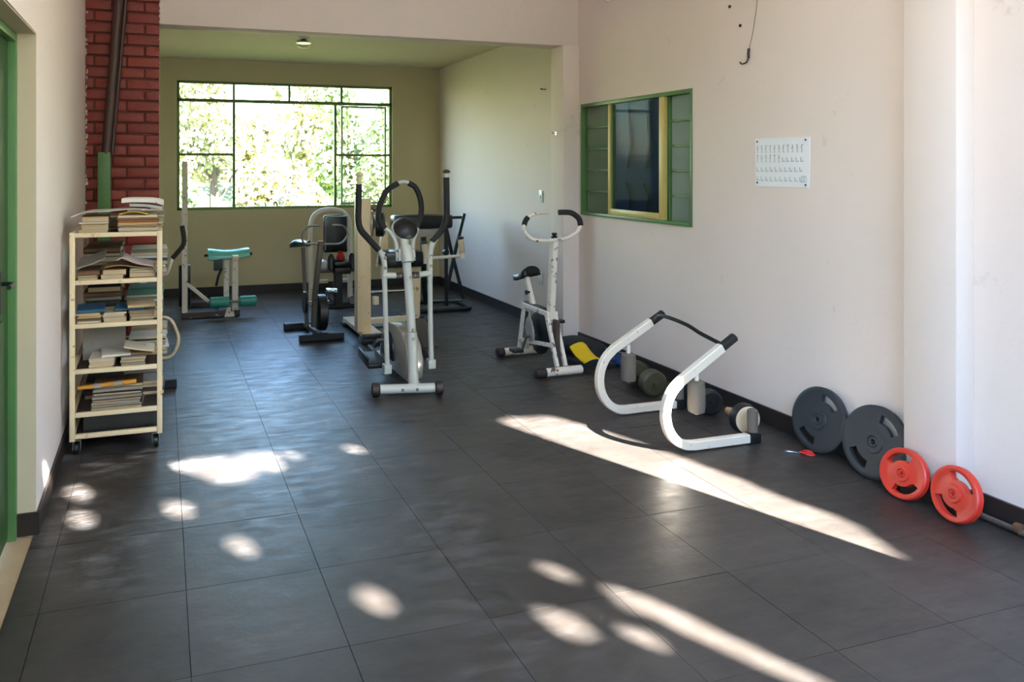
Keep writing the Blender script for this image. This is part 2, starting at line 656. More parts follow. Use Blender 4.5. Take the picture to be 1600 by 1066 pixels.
# right wall: window hole y 4.425..5.90, z 1.144..2.115
WY0, WY1, WZ0, WZ1 = 4.425, 5.90, 1.144, 2.115
m = MB()
m.mm((XR, YF, -0.1), (XR + 0.15, 0.3, ZT))
m.mm((XR, 0.3, 3.1), (XR + 0.15, 1.6, ZT))
m.mm((XR, 0.3, -0.1), (XR + 0.15, 1.6, 0.9))
m.mm((XR, 1.6, -0.1), (XR + 0.15, WY0, ZT))
m.mm((XR, WY1, -0.1), (XR + 0.15, 9.62, ZT))
m.mm((XR, WY0, -0.1), (XR + 0.15, WY1, WZ0))
m.mm((XR, WY0, WZ1), (XR + 0.15, WY1, ZT))
struct(m.build('wall_right', PAINT, smooth=False))
struct(MB().mm((3.42, 2.505, -0.012), (XR, 2.76, ZT)).build('trim_2', PAINT, bevel=0.004), 'shallow plastered pilaster beside the red plates')
struct(MB().mm((3.371, 5.93, -0.012), (XR, 6.15, 2.635)).build('trim_3', PAINT, bevel=0.004), 'plastered pilaster under the end of the beam')
m = MB()
m.mm((-0.7, YF - 0.12, -0.1), (3.68, YF, 1.4))  # unseen front wall, added to cut low light reaching the alcove
m.mm((-0.7, YF - 0.12, 1.4), (0.2, YF, ZT))
struct(m.build('wall_front_added', PAINT, smooth=False), 'unseen wall behind the viewer, added to limit light in the alcove')
# beam and wall over the alcove opening
struct(MB().mm((-0.014, 5.95, 2.635), (XR, 6.15, ZT)).build('wall_beam', PAINT, bevel=0.004), 'plastered wall over the opening to the alcove')
# alcove ceiling, front ceiling
struct(MB().mm((-0.75, 6.15, ZA), (3.68, 9.62, ZA + 0.15)).build('ceiling', CEIL, smooth=False))
struct(MB().mm((-0.72, YF, ZT), (3.70, 6.2, ZT + 0.15)).build('ceiling_front', mat('white_ceiling', (240, 234, 228), .8, var=.02), smooth=False))

# back wall with window hole
BX0, BX1, BZ0, BZ1 = 0.172, 2.875, 1.033, 2.605
m = MB()
m.mm((-0.75, YB, -0.1), (BX0, YB + 0.15, 3.0))
m.mm((BX1, YB, -0.1), (3.68, YB + 0.15, 3.0))
m.mm((BX0, YB, -0.1), (BX1, YB + 0.15, BZ0))
m.mm((BX0, YB, BZ1), (BX1, YB + 0.15, 3.0))
struct(m.build('wall_back', PAINT_ALC_SHADE, smooth=False))

# baseboards
m = MB()
m.mm((XR - 0.014, YF, 0.0005), (XR, 2.505, 0.10))
m.mm((XR - 0.014, 2.76, 0.0005), (XR, 5.93, 0.10))
m.mm((XR - 0.014, 6.15, 0.0005), (XR, YB, 0.10))
m.mm((3.41, 2.495, 0.0005), (3.42, 2.77, 0.10))
m.mm((3.42, 2.495, 0.0005), (XR - 0.014, 2.505, 0.10))
struct(m.build('baseboard_right', SKIRT, smooth=False))
m = MB()
lwall(m, DY1 + 0.0, 5.95, 0.0005, 0.095, -0.012)
m.mm((-0.60, DY1 - 0.018, 0.0005), (LW(DY1) + 0.012, DY1 - 0.006, 0.095))
lwall(m, YF, DY0, 0.0005, 0.095, -0.012)
struct(m.build('baseboard_left', SKIRT, smooth=False))
struct(MB().mm((-0.5, YB - 0.014, 0.0005), (XR - 0.015, YB, 0.10)).build('baseboard_back', SKIRT, smooth=False))

# ------------------------------------------------------------------ far window
def barset(mb, segs, y0, y1):
    for x0, z0, x1, z1 in segs:
        mb.mm((x0, y0, z0), (x1, y1, z1))


m = MB()
Y0, Y1 = YB + 0.03, YB + 0.075
t = 0.032
barset(m, [(BX0, BZ0, BX0 + t, BZ1), (BX1 - t, BZ0, BX1, BZ1), (BX0, BZ1 - 0.03, BX1, BZ1), (BX0, BZ0, BX1, BZ0 + 0.035),
           (BX0, 2.352, BX1, 2.392)], Y0, Y1)
win = struct(m.build('window_1', GREEN_WIN, bevel=0.002), 'wide green steel window in the far wall, its middle open', 'window')
m = MB()
barset(m, [(0.832, 2.392, 0.860, BZ1 - 0.03), (1.517, 2.392, 1.545, BZ1 - 0.03), (2.19, 2.392, 2.218, BZ1 - 0.03)], Y0 + 0.005, Y1 - 0.005)
barset(m, [(0.83, BZ0 + 0.035, 0.862, 2.352), (2.105, BZ0 + 0.035, 2.137, 2.352)], Y0, Y1)
m.build('window_mullion', GREEN_WIN, win, bevel=0.002)
m = MB()
barset(m, [(BX0 + t, 1.697, 0.83, 1.727)], Y0 + 0.005, Y1 - 0.005)
m.build('window_rail', GREEN_WIN, win, bevel=0.002)
# sliding sash parked over the fixed right light
m = MB()
Y2, Y3 = YB + 0.078, YB + 0.105
barset(m, [(2.205, BZ0 + 0.04, 2.232, 2.35), (2.79, BZ0 + 0.04, 2.815, 2.35), (2.205, BZ0 + 0.04, 2.815, BZ0 + 0.07), (2.205, 2.322, 2.815, 2.35), (2.205, 1.695, 2.815, 1.722)], Y2, Y3)
m.build('window_sash', GREEN_WIN, win, bevel=0.002)
m = MB()
barset(m, [(2.137, 1.697, BX1 - t, 1.725)], Y0 + 0.005, Y1 - 0.005)
m.build('window_rail', GREEN_WIN, win, bevel=0.002)
gy_ = YB + 0.05
for x0, x1, z0, z1 in ((BX0 + t, 0.832, 2.392, 2.575), (0.86, 1.517, 2.392, 2.575), (1.545, 2.19, 2.392, 2.575), (2.218, BX1 - t, 2.392, 2.575),
                       (BX0 + t, 0.83, 1.727, 2.352), (BX0 + t, 0.83, 1.068, 1.697), (2.137, BX1 - t, 1.725, 2.352), (2.137, BX1 - t, 1.068, 1.697)):
    MB().mm((x0, gy_, z0), (x1, gy_ + 0.004, z1)).build('window_pane', GLASS, win, smooth=False)

# ------------------------------------------------------------------ interior window in the right wall
m = MB()
def ybar(mb, y0, z0, y1, z1, x0=XR - 0.004, x1=XR + 0.09):
    mb.mm((x0, y0, z0), (x1, y1, z1))
ybar(m, WY0, WZ0, WY0 + 0.022, WZ1)
ybar(m, WY1 - 0.022, WZ0, WY1, WZ1)
ybar(m, WY0 + 0.022, WZ1 - 0.03, WY1 - 0.022, WZ1)
ybar(m, WY0 + 0.022, WZ0, WY1 - 0.022, WZ0 + 0.025, XR - 0.012)
w2 = struct(m.build('window_2', GREEN, bevel=0.002), 'green framed inner window with ribbed side panes and yellow sash', 'window')
m = MB()
ybar(m, 4.715, WZ0 + 0.025, 4.735, WZ1 - 0.03, XR + 0.03, XR + 0.075)
ybar(m, 5.475, WZ0 + 0.025, 5.495, WZ1 - 0.03, XR + 0.03, XR + 0.075)
m.build('window_mullion', GREEN, w2, bevel=0.002)
for ya, yb in ((WY0 + 0.022, 4.715), (5.495, WY1 - 0.022)):
    z0, z1 = WZ0 + 0.025, WZ1 - 0.03
    n = 5
    st = (z1 - z0) / n
    for k in range(n):
        if k:
            m = MB()
            ybar(m, ya, z0 + st * k - 0.008, yb, z0 + st * k + 0.008, XR + 0.035, XR + 0.07)
            m.build('window_bar', GREEN, w2, bevel=0.002)
        # ribbed pane: a corrugated sheet
        a, b = z0 + st * k + (0.008 if k else 0), z0 + st * (k + 1) - (0.008 if k < n - 1 else 0)
        vs, fs = [], []
        N = 48
        for j in range(N + 1):
            yy = ya + (yb - ya) * j / N
            dx = 0.007 * math.cos(2 * PI * j / 4)
            vs += [(XR + 0.05 + dx, yy, a), (XR + 0.05 + dx, yy, b)]
        for j in range(N):
            fs.append((2 * j, 2 * j + 2, 2 * j + 3, 2 * j + 1))
        MB().add(vs, fs).build('ribbed_pane', RIB_GLASS, w2, sharp=80)
# yellow sliding sash in the middle
m = MB()
ybar(m, 4.735, WZ0 + 0.026, 4.80, WZ1 - 0.031, XR + 0.0, XR + 0.028)
ybar(m, 5.445, WZ0 + 0.026, 5.475, WZ1 - 0.031, XR + 0.0, XR + 0.028)
ybar(m, 4.80, WZ0 + 0.026, 5.445, WZ0 + 0.075, XR + 0.0, XR + 0.028)
sa = m.build('window_sash', YELLOW_FRAME, w2, bevel=0.002)
m = MB()
ybar(m, 4.80, WZ0 + 0.075, 5.445, WZ1 - 0.032, XR + 0.012, XR + 0.016)
m.build('sash_pane', DARK_GLASS, sa, smooth=False)
# dim room behind it, gap added in its far end to light the navy panelled partition
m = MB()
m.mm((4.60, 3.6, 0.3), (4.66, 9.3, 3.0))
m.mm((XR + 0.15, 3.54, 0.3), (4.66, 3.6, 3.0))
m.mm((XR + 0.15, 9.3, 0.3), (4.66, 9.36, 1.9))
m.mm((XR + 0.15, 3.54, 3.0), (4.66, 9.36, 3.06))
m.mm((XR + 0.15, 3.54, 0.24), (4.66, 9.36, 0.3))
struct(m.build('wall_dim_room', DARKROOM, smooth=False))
m = MB()
for k in range(14):
    y = 4.9 + k * 0.3
    for za, zb in ((0.35, 1.40), (1.55, 2.7)):
        hw = 0.075
        P = [(-hw * 0.4, za), (hw * 0.4, za), (hw, za + 0.25), (hw * 0.55, (za + zb) / 2 + .1), (hw * 0.9, zb - 0.15), (0, zb), (-hw * 0.9, zb - 0.15), (-hw * 0.55, (za + zb) / 2 + .1), (-hw, za + 0.25)]
        m.prism(P, (4.545, y, 0), (0, 1, 0), (0, 0, 1), (-1, 0, 0), 0.02)
m.mm((4.545, 4.7, 0.302), (4.58, 9.2, 2.9))
tag(m.build('navy_partition', NAVY, bevel=0.0, smooth=False), 'navy panelled partition seen through the yellow sash of the inner window', 'partition')

# ------------------------------------------------------------------ brick pier
bp = struct(MB().mm((-0.53, 5.975, 0.0), (-0.02, 6.3, ZT)).build('wall_brick_pier', MORTAR, smooth=False), 'red painted brick pier beside the alcove', 'wall')
bcache = {}
pitch = 0.0822
for r in range(35):
    lens = [0.11, 0.225, 0.2] if r % 2 else [0.235, 0.225, 0.075]
    x = -0.012
    for L in lens:
        key = round(L, 3)
        if key not in bcache:
            bcache[key] = MB().mm((-(L - 0.011) / 2, 0, -pitch / 2 + 0.007), ((L - 0.011) / 2, 0.05, pitch / 2 - 0.007)).build('brick', BRICK, bevel=0.006)
            o = bcache[key]
        else:
            o = bcache[key].copy()
            COL.objects.link(o)
        o.location = (x - L / 2, 5.955 + random.uniform(-0.004, 0.006), (r + 0.5) * pitch)
        o.rotation_euler = (0, 0, random.uniform(-.01, .01))
        o.parent = bp
        x -= L
# chipped white plaster where pier meets wall
m = MB()
for k in range(46):
    z = 1.3 + k * 0.034 + random.uniform(-.01, .01)
    if random.random() < 0.4:
        hw, hh = random.uniform(.004, .011), random.uniform(.006, .02)
        m.prism([(-hw, -hh), (hw * .8, -hh * .6), (hw, hh * .5), (0, hh), (-hw * .9, hh * .4)], (-0.532 + random.uniform(0, .012), 5.954, z), (1, 0, 0), (0, 0, 1), (0, -1, 0), 0.003)
    if random.random() < 0.3:
        hw, hh = random.uniform(.002, .005), random.uniform(.005, .012)
        m.prism([(-hw, -hh), (hw, -hh * .6), (hw, hh), (-hw, hh * .7)], (-0.017, 5.952, z), (1, 0, 0), (0, 0, 1), (0, -1, 0), 0.003)
o = m.build('plaster_chips', CHIP, bp, smooth=False)
o['kind'] = 'stuff'
# pipe down the pier
pp = thing('drain_pipe', 'thin brown pipe running down the red brick pier into a green sleeve', 'pipe', (-0.39, 5.9, 1.3))
MB().tube([(-0.30, 5.905, 3.9), (-0.30, 5.905, 2.8), (-0.387, 5.905, 1.66)], 0.034, 14).build('pipe', PIPE, pp)
MB().tube([(-0.255, 5.93, 3.9), (-0.255, 5.93, 2.8), (-0.35, 5.93, 1.66)], 0.016, 10).build('thin_pipe', PIPE, pp)
MB().mm((-0.443, 5.872, 1.0), (-0.356, 5.945, 1.671)).build('green_sleeve', GREEN, pp, bevel=0.004)


# ------------------------------------------------------------------ small wall things
p = thing('light_switch', 'white switch plate on the alcove wall above the exercise bike', 'switch', (XR, 6.63, 1.275))
MB().box((XR - 0.006, 6.63, 1.275), (0.012, 0.075, 0.118)).build('plate', WHITE_PLASTIC, p, bevel=0.004)
MB().box((XR - 0.014, 6.63, 1.275), (0.008, 0.018, 0.03), Matrix.Rotation(0.2, 3, 'Y')).build('rocker', STEEL, p, bevel=0.002)
p = thing('wall_outlet', 'white outlet plate low on the alcove wall behind the bike saddle', 'outlet', (XR, 6.642, 0.474))
MB().box((XR - 0.006, 6.642, 0.474), (0.012, 0.075, 0.118)).build('plate', WHITE_PLASTIC, p, bevel=0.004)
MB().box((XR - 0.013, 6.642, 0.474), (0.006, 0.036, 0.036)).build('socket', WHITE_PLASTIC, p, bevel=0.004)
p = thing('wall_hook', 'small metal hook on the pilaster above the bike handlebar', 'hook', (3.371, 6.05, 1.86))
MB().cyl((3.3705, 6.05, 1.863), (3.364, 6.05, 1.863), 0.014).build('rosette', CHROME, p)
MB().tube(fillet([(3.365, 6.05, 1.865), (3.33, 6.05, 1.862), (3.325, 6.05, 1.882)], 0.012), 0.005, 8).build('hook_arm', CHROME, p)
p = thing('wall_peg', 'thin dark peg high on the alcove wall near the beam', 'peg', (XR, 6.54, 2.31))
MB().cyl((XR + 0.001, 6.54, 2.308), (XR - 0.05, 6.54, 2.312), 0.005, 8).build('pin', BLACK_METAL, p)
MB().cyl((XR - 0.048, 6.54, 2.312), (XR - 0.056, 6.54, 2.312), 0.009, 10).build('pin_head', BLACK_METAL, p)
p = thing('loose_wire', 'thin loose wire hanging down the wall above the poster', 'wire', (XR, 3.88, 2.25))
MB().tube(smooth_path([(XR - 0.004, 3.80, 3.3), (XR - 0.005, 3.81, 2.7), (XR - 0.005, 3.845, 2.45), (XR - 0.006, 3.878, 2.33), (XR - 0.008, 3.885, 2.29)], 6), 0.0025, 6).build('cable', mat('grey_cable', (150, 144, 132), 0.6), p)
MB().tube(smooth_path([(XR - 0.008, 3.885, 2.31), (XR - 0.012, 3.884, 2.28), (XR - 0.008, 3.888, 2.25)], 5), 0.008, 8).build('wire_end', BROWN_CAP, p)
MB().tube(smooth_path([(XR - 0.008, 3.888, 2.25), (XR - 0.014, 3.90, 2.225), (XR - 0.008, 3.945, 2.222), (XR - 0.01, 3.96, 2.235)], 5), 0.005, 8).build('wire_end', BROWN_CAP, p)
for y, z, lab in ((3.966, 2.47, 'dark wall plug beside the upper part of the loose wire'), (4.06, 2.61, 'dark wall plug highest on the wall over the inner window side')):
    o = MB().lathe([(0.011, 0.001), (0.011, -0.004), (0.006, -0.005), (0.005, -0.001)], (XR, y, z), (1, 0, 0), 12).build('wall_plug', BROWN_CAP)
    tag(o, lab, 'wall plug')
o = MB().lathe([(0.018, 0.001), (0.02, -0.02), (0.012, -0.035), (0.004, -0.038)], (XR, 5.46, 2.945), (1, 0, 0), 14).build('wall_fitting', WHITE_PLASTIC)
tag(o, 'white round fitting high on the wall above the inner window', 'fitting')

# poster with faint exercise figures
po = thing('wall_poster', 'white exercise poster with faint rows of figures pinned by the pilaster', 'poster', (XR, 3.63, 1.59))
MB().mm((XR - 0.0035, 3.419, 1.446), (XR - 0.0005, 3.836, 1.74)).build('sheet', PAPER_POSTER, po, smooth=False)
m = MB()


def mark(mb, y, z, dy, dz, w_=0.0016):
    # y grows towards the far end (viewer's left); stroke from (y,z) to (y+dy,z+dz)
    d = Vector((0, dy, dz))
    n_ = Vector((0, -d.z, d.y)).normalized() * w_
    a = Vector((XR - 0.0042, y, z))
    mb.add([a - n_, a + n_, a + d + n_, a + d - n_], [(0, 1, 2, 3)])


rp = random.Random(3)
for row in range(4):
    zb = 1.668 - row * 0.058
    for k in range(11 if row < 2 else 10):
        y = 3.815 - k * (0.034 if row < 2 else 0.037)
        pose = (k + row * 3) % 4
        if row == 0 or (row == 1 and k < 6):
            mark(m, y, zb, 0.001, 0.022, 0.003)                  # torso
            mark(m, y - 0.004, zb + 0.025, 0.008, 0.001, 0.004)    # head
            mark(m, y, zb, 0.005, -0.018)
            mark(m, y, zb, -0.005 - 0.003 * (pose == 1), -0.018)
            mark(m, y, zb + 0.018, 0.009, 0.012 if pose % 2 else -0.012)
            mark(m, y, zb + 0.018, -0.009, 0.012 if pose > 1 else -0.01)
        else:
            mark(m, y + 0.012, zb - 0.012, -0.024, 0.0, 0.0022)    # lying / seated figure
            mark(m, y + 0.004, zb - 0.012, 0.004, 0.018, 0.003)
            mark(m, y + 0.005, zb + 0.008, 0.006, 0.001, 0.0035)
            mark(m, y - 0.004, zb - 0.012, -0.006, 0.012 if pose % 2 else 0.004)
for b in range(2):
    y0_ = 3.478 - b * 0.02
    for q in ((0, 0, 0.014, 0), (0, 0, 0, 0.034), (0.014, 0, 0, 0.034), (0, 0.034, 0.014, 0)):
        mark(m, y0_ - q[0], 1.478 + q[1], -q[2], q[3], 0.002)
m.build('printed_figures', INK, po, smooth=False)['kind'] = 'stuff'
for y, z in ((3.818, 1.722), (3.448, 1.722), (3.818, 1.468), (3.448, 1.462)):
    MB().lathe([(0.0055, 0), (0.0055, 0.003), (0.003, 0.006)], (XR - 0.0035, y, z), (-1, 0, 0), 10).build('pin', BLACK_METAL, po)

# ceiling lamp in the alcove
p = thing('ceiling_lamp', 'small glass jar lamp on the alcove ceiling', 'lamp', (1.36, 7.55, ZA))
MB().lathe([(0.055, 0.0), (0.055, -0.014), (0.04, -0.024)], (1.36, 7.55, ZA), (0, 0, 1), 20).build('lamp_base', WHITE_PLASTIC, p)
MB().lathe([(0.026, -0.02), (0.03, -0.05)], (1.36, 7.55, ZA), (0, 0, 1), 16).build('lamp_socket', BROWN_CAP, p)
MB().lathe([(0.05, -0.024), (0.072, -0.045), (0.075, -0.075), (0.062, -0.10), (0.03, -0.115), (0.0, -0.118)], (1.36, 7.55, ZA), (0, 0, 1), 24).build('lamp_shade', LAMP_GLASS, p)
MB().lathe([(0.0745, -0.055), (0.078, -0.06), (0.0745, -0.066)], (1.36, 7.55, ZA), (0, 0, 1), 24).build('lamp_ring', CHROME, p)

# ================================================================== OUTSIDE
struct(MB().mm((-30, -40, -0.3), (34, YF - 0.001, -0.02)).build('ground_yard', YARD, smooth=False))
# rising ground behind the building
vs, fs = [], []
nx, ny = 24, 16
rg = random.Random(5)
for j in range(ny + 1):
    for i in range(nx + 1):
        x = -22 + 48 * i / nx
        y = 9.7 + 34 * (j / ny) ** 1.3
        vs.append((x, y, -0.6 + max(0, (y - 13)) * 0.085 + rg.uniform(-.12, .12) * (1 + j / 6)))
for j in range(ny):
    for i in range(nx):
        a = j * (nx + 1) + i
        fs.append((a, a + 1, a + nx + 2, a + nx + 1))
struct(MB().add(vs, fs).build('ground_slope', GRASS))


def hill_z(y):
    return -0.6 + max(0, y - 13) * 0.085


LEAF = [(-.5, 0), (-.25, .2), (.1, .24), (.5, 0), (.1, -.24), (-.25, -.2)]


def leaf(mb, c, n_, s, spin):
    u = n_.orthogonal().normalized()
    w_ = n_.cross(u)
    a = u * math.cos(spin) + w_ * math.sin(spin)
    b = n_.cross(a)
    o = len(mb.v)
    for x, y in LEAF:
        mb.v.append(c + a * (x * s) + b * (y * s) + n_ * (abs(y) * 0.35 * s))
    mb.f += [(o, o + 1, o + 2, o + 3), (o, o + 3, o + 4, o + 5)]


def plain(mb, name, m, parent):
    me = bpy.data.meshes.new(name)
    off = vec(parent.location)
    me.from_pydata([tuple(x - off) for x in mb.v], [], mb.f)
    me.materials.append(m)
    o = bpy.data.objects.new(name, me)
    COL.objects.link(o)
    o.parent = parent
    return o


def rnd_dir(r):
    while True:
        v = Vector((r.uniform(-1, 1), r.uniform(-1, 1), r.uniform(-1, 1)))
        if 0.05 < v.length < 1:
            return v.normalized()


def tree(x, y, hc, rx, rz, nleaf, size, m, label, seed, group='trees beyond the far window', cat='tree', name='leafy_tree'):
    r = random.Random(seed)
    z0 = hill_z(y)
    t_ = thing(name, label, cat, (x, y, z0), group)
    tk = MB()
    top = Vector((x + r.uniform(-.2, .2), y, z0 + hc))
    tk.tube(smooth_path([(x, y, z0 - 0.1), (x + r.uniform(-.1, .1), y, z0 + hc * .5), top], 4), 0.09, 8, scales=[1.2 - 0.1 * k for k in range(9)])
    plain(tk, 'trunk', BARK, t_)
    bs = MB()
    lobes = []
    for k in range(9):
        d = rnd_dir(r)
        lobes.append((top + Vector((d.x * rx * .62, d.y * rx * .62, d.z * rz * .6)), r.uniform(.32, .55)))
    for c, q in lobes[:7]:
        st = Vector((x, y, z0 + hc * r.uniform(.3, .7)))
        bs.tube(smooth_path([st, (st + c) / 2 + Vector((0, 0, .1)), c], 3), 0.035, 6, scales=[1.3 - .14 * i for i in range(7)])
    bo = plain(bs, 'branches', BARK, t_)
    bo['kind'] = 'stuff'
    lf = MB()
    for k in range(nleaf):
        c, q = lobes[k % 9]
        d = rnd_dir(r)
        rr = q * r.uniform(.55, 1.0)
        p_ = c + Vector((d.x * rx * rr, d.y * rx * rr, d.z * rz * rr))
        n_ = (d + rnd_dir(r) * 0.8 + Vector((0, 0, .3))).normalized()
        leaf(lf, p_, n_, size * r.uniform(.7, 1.3), r.uniform(0, 6.28))
    fo = plain(lf, 'foliage', m, t_)
    fo['kind'] = 'stuff'
    return t_


tree(-0.3, 14.3, 1.5, .95, 1.1, 2400, .14, LEAF_B, 'fresh green bush outside the fixed lower pane behind the white post', 11, name='leafy_bush', cat='bush')
tree(2.05, 14.2, 1.4, .95, 1.0, 2400, .14, LEAF_C, 'yellowish bush outside low in the open middle of the far window', 12, name='leafy_bush', cat='bush')
tree(4.4, 14.3, 1.5, .95, 1.0, 2400, .14, LEAF_A, 'olive bush outside low behind the sliding sash', 13, name='leafy_bush', cat='bush')
tree(-1.9, 18.2, 2.4, 1.3, 1.8, 2400, .19, LEAF_B, 'green tree outside on the pier side of the far window', 14)
tree(1.25, 18.4, 2.5, 1.3, 1.8, 2800, .19, LEAF_C, 'yellow green tree outside the upper fixed pane of the far window', 15)
tree(4.45, 18.2, 2.5, 1.3, 1.9, 2800, .19, LEAF_B, 'bushy tree outside the open middle of the far window', 17)
tree(7.6, 18.3, 2.4, 1.3, 1.9, 2400, .19, LEAF_A, 'dark green tree outside beyond the sash end of the far window', 18)
tree(-3.4, 23.4, 3.0, 1.6, 2.1, 2400, .24, LEAF_C, 'farthest yellowish tree on the slope, behind the pier side tree', 21)
tree(0.45, 23.6, 3.0, 1.6, 2.0, 2400, .24, LEAF_A, 'farthest olive tree on the slope, seen in the open middle', 19)
tree(4.3, 23.4, 2.8, 1.6, 2.0, 2400, .24, LEAF_C, 'farthest tree on the slope, seen beside the sliding sash', 20)
tree(8.1, 23.6, 3.0, 1.6, 2.1, 2400, .24, LEAF_B, 'farthest green tree on the slope, beyond the sash end', 22)

# unseen dense hedge, added to block low sky light into the alcove
m = MB()
rh = random.Random(4)
nxh, nzh = 40, 10
for yy, sg in ((-17.0, 1), (-18.4, -1)):
    vs, fs = [], []
    for j in range(nzh + 1):
        for i in range(nxh + 1):
            vs.append((-20 + 44 * i / nxh, yy + rh.uniform(-.35, .35), -.3 + 9.0 * j / nzh + (rh.uniform(-.5, .5) if j == nzh else 0)))
    for j in range(nzh):
        for i in range(nxh):
            a = j * (nxh + 1) + i
            fs.append((a, a + 1, a + nxh + 2, a + nxh + 1))
    m.add(vs, fs)
tag(m.build('light_block_hedge', LEAF_A, smooth=False), 'unseen tall hedge added to block low sky light', 'hedge')['kind'] = 'stuff'

# the tree in the yard whose crown dapples the floor
A_ = Vector((0.917, 0.4, 0)).normalized()
B_ = SUN.cross(A_)
if B_.z < 0:
    B_ = -B_


def ab(p):
    p = vec(p)
    return p.dot(A_), p.dot(B_)


# gaps in the crown, given by where their light lands
GAPS = [
    [(1.99, 4.24), (2.07, 4.27), (2.33, 4.24), (2.44, 4.03), (2.56, 3.74), (2.71, 3.31), (2.78, 2.94), (2.87, 2.66), (2.87, 2.51), (2.83, 2.34), (2.78, 2.33), (2.72, 2.43), (2.67, 2.57), (2.71, 2.71), (2.67, 2.76), (2.59, 2.6), (2.56, 2.71), (2.45, 2.99), (2.33, 3.32), (2.2, 3.72), (2.1, 3.98)],
    [(1.58, 2.44), (1.64, 2.4), (1.71, 2.29), (1.76, 2.18), (1.82, 2.03), (1.92, 1.81), (1.85, 1.83), (1.76, 2.0), (1.7, 2.14), (1.65, 2.24), (1.6, 2.33)],
    [(0.06, 4.13), (0.19, 4.18), (0.35, 4.16), (0.44, 4.04), (0.45, 3.9), (0.34, 3.85), (0.27, 3.89), (0.15, 4.01)],
    [(0.41, 4.18), (0.58, 4.17), (0.59, 3.96), (0.52, 3.92), (0.47, 4.05)]]
SPOTS = [(-0.38, 3.94, 0.075, 0.105), (-0.34, 3.64, 0.068, 0.109), (-0.19, 3.59, 0.052, 0.083), (0.07, 3.62, 0.082, 0.111), (0.31, 3.19, 0.075, 0.104), (0.73, 2.65, 0.089, 0.094), (1.46, 2.61, 0.094, 0.073), (1.32, 2.31, 0.101, 0.094), (1.54, 2.15, 0.089, 0.069), (0.35, 2.67, 0.04, 0.076), (0.86, 3.16, 0.03, 0.057), (0.68, 4.09, 0.069, 0.081), (1.01, 4.09, 0.095, 0.074), (1.03, 3.66, 0.033, 0.031), (-0.09, 4.0, 0.045, 0.064)]
polys = [[ab((x, y, 0)) for x, y in g_] for g_ in GAPS]
discs = []
for x, y, a, b in SPOTS:
    discs.append((*ab((x, y, 0)), max(0.012, (a + b) / 2 - 0.053)))
discs.append((*ab((-0.51, 3.87, 0.12)), 0.02))


def in_gap(p, grow=0.0, inset=0.0):
    for cx, cy, r in discs:
        if (p[0] - cx) ** 2 + (p[1] - cy) ** 2 < (r + grow) ** 2:
            return True
    for pl in polys:
        ins = False
        n = len(pl)
        for i in range(n):
            x1, y1 = pl[i]
            x2, y2 = pl[(i + 1) % n]
            if (y1 > p[1]) != (y2 > p[1]) and p[0] < (x2 - x1) * (p[1] - y1) / (y2 - y1) + x1:
                ins = not ins
            if grow or inset:
                L2 = (x2 - x1) ** 2 + (y2 - y1) ** 2
                t = max(0, min(1, ((p[0] - x1) * (x2 - x1) + (p[1] - y1) * (y2 - y1)) / L2))
                if (x1 + t * (x2 - x1) - p[0]) ** 2 + (y1 + t * (y2 - y1) - p[1]) ** 2 < (grow or inset) ** 2:
                    if inset:
                        ins = None
                        break
                    return True
        if ins:
            return True
    return False


ct = thing('shade_tree', 'broad leafy tree in the yard in front of the open side', 'tree', (3.6, -9.0, 0.0))
DIST = 12.0
rc = random.Random(9)
lf = MB()


def canopy_pt(a, b, d):
    return A_ * a + B_ * b + SUN * d


LEAF_FEW = LEAF + [(0, 0), (.25, .12), (.25, -.12), (-.1, .2), (-.1, -.2)]
LEAF_PTS = LEAF + [(i / 16, j * .24 * max(0.0, 1 - abs(i / 8) ** 1.5)) for i in range(-8, 9) for j in (-1, -.5, 0, .5, 1)]


def try_leaf(a, b, s):
    n_ = (SUN + rnd_dir(rc) * 0.45).normalized()
    sp = rc.uniform(0, 6.28)
    d = DIST + rc.uniform(-.9, .9)
    c = canopy_pt(a, b, d)
    u = n_.orthogonal().normalized()
    w_ = n_.cross(u)
    ax = u * math.cos(sp) + w_ * math.sin(sp)
    bx = n_.cross(ax)
    if not in_gap(ab(c), s * .62):
        leaf(lf, c, n_, s, sp)
        return
    for x, y in LEAF_PTS if s > .2 else LEAF_FEW:
        q = c + ax * (x * s) + bx * (y * s)
        if in_gap(ab(q)):
            return
    leaf(lf, c, n_, s, sp)


a0, a1, b0, b1 = -1.5, 4.3, -1.9, 5.1
st = 0.105
for layer in range(3):
    a = a0 + layer * 0.035
    while a < a1:
        b = b0 + layer * 0.035
        while b < b1:
            try_leaf(a + rc.uniform(-.03, .03), b + rc.uniform(-.03, .03), 0.34)
            b += st
        a += st
# small leaves close round the gaps
st = 0.034
for layer in range(4):
    a = a0
    while a < a1:
        b = b0
        while b < b1:
            p_ = (a + rc.uniform(-.015, .015), b + rc.uniform(-.015, .015))
            if in_gap(p_, 0.22):
                try_leaf(p_[0], p_[1], 0.07)
            b += st
        a += st
plain(lf, 'foliage', LEAF_B, ct)['kind'] = 'stuff'
tk = MB()
cc = canopy_pt(1.4, 1.0, DIST)
tk.tube(smooth_path([(3.6, -9.0, -0.1), (3.7, -8.9, 2.4), (4.3, -8.2, 4.6), cc], 5), 0.2, 10, scales=[1.2 - .05 * i for i in range(16)])
plain(tk, 'trunk', BARK, ct)
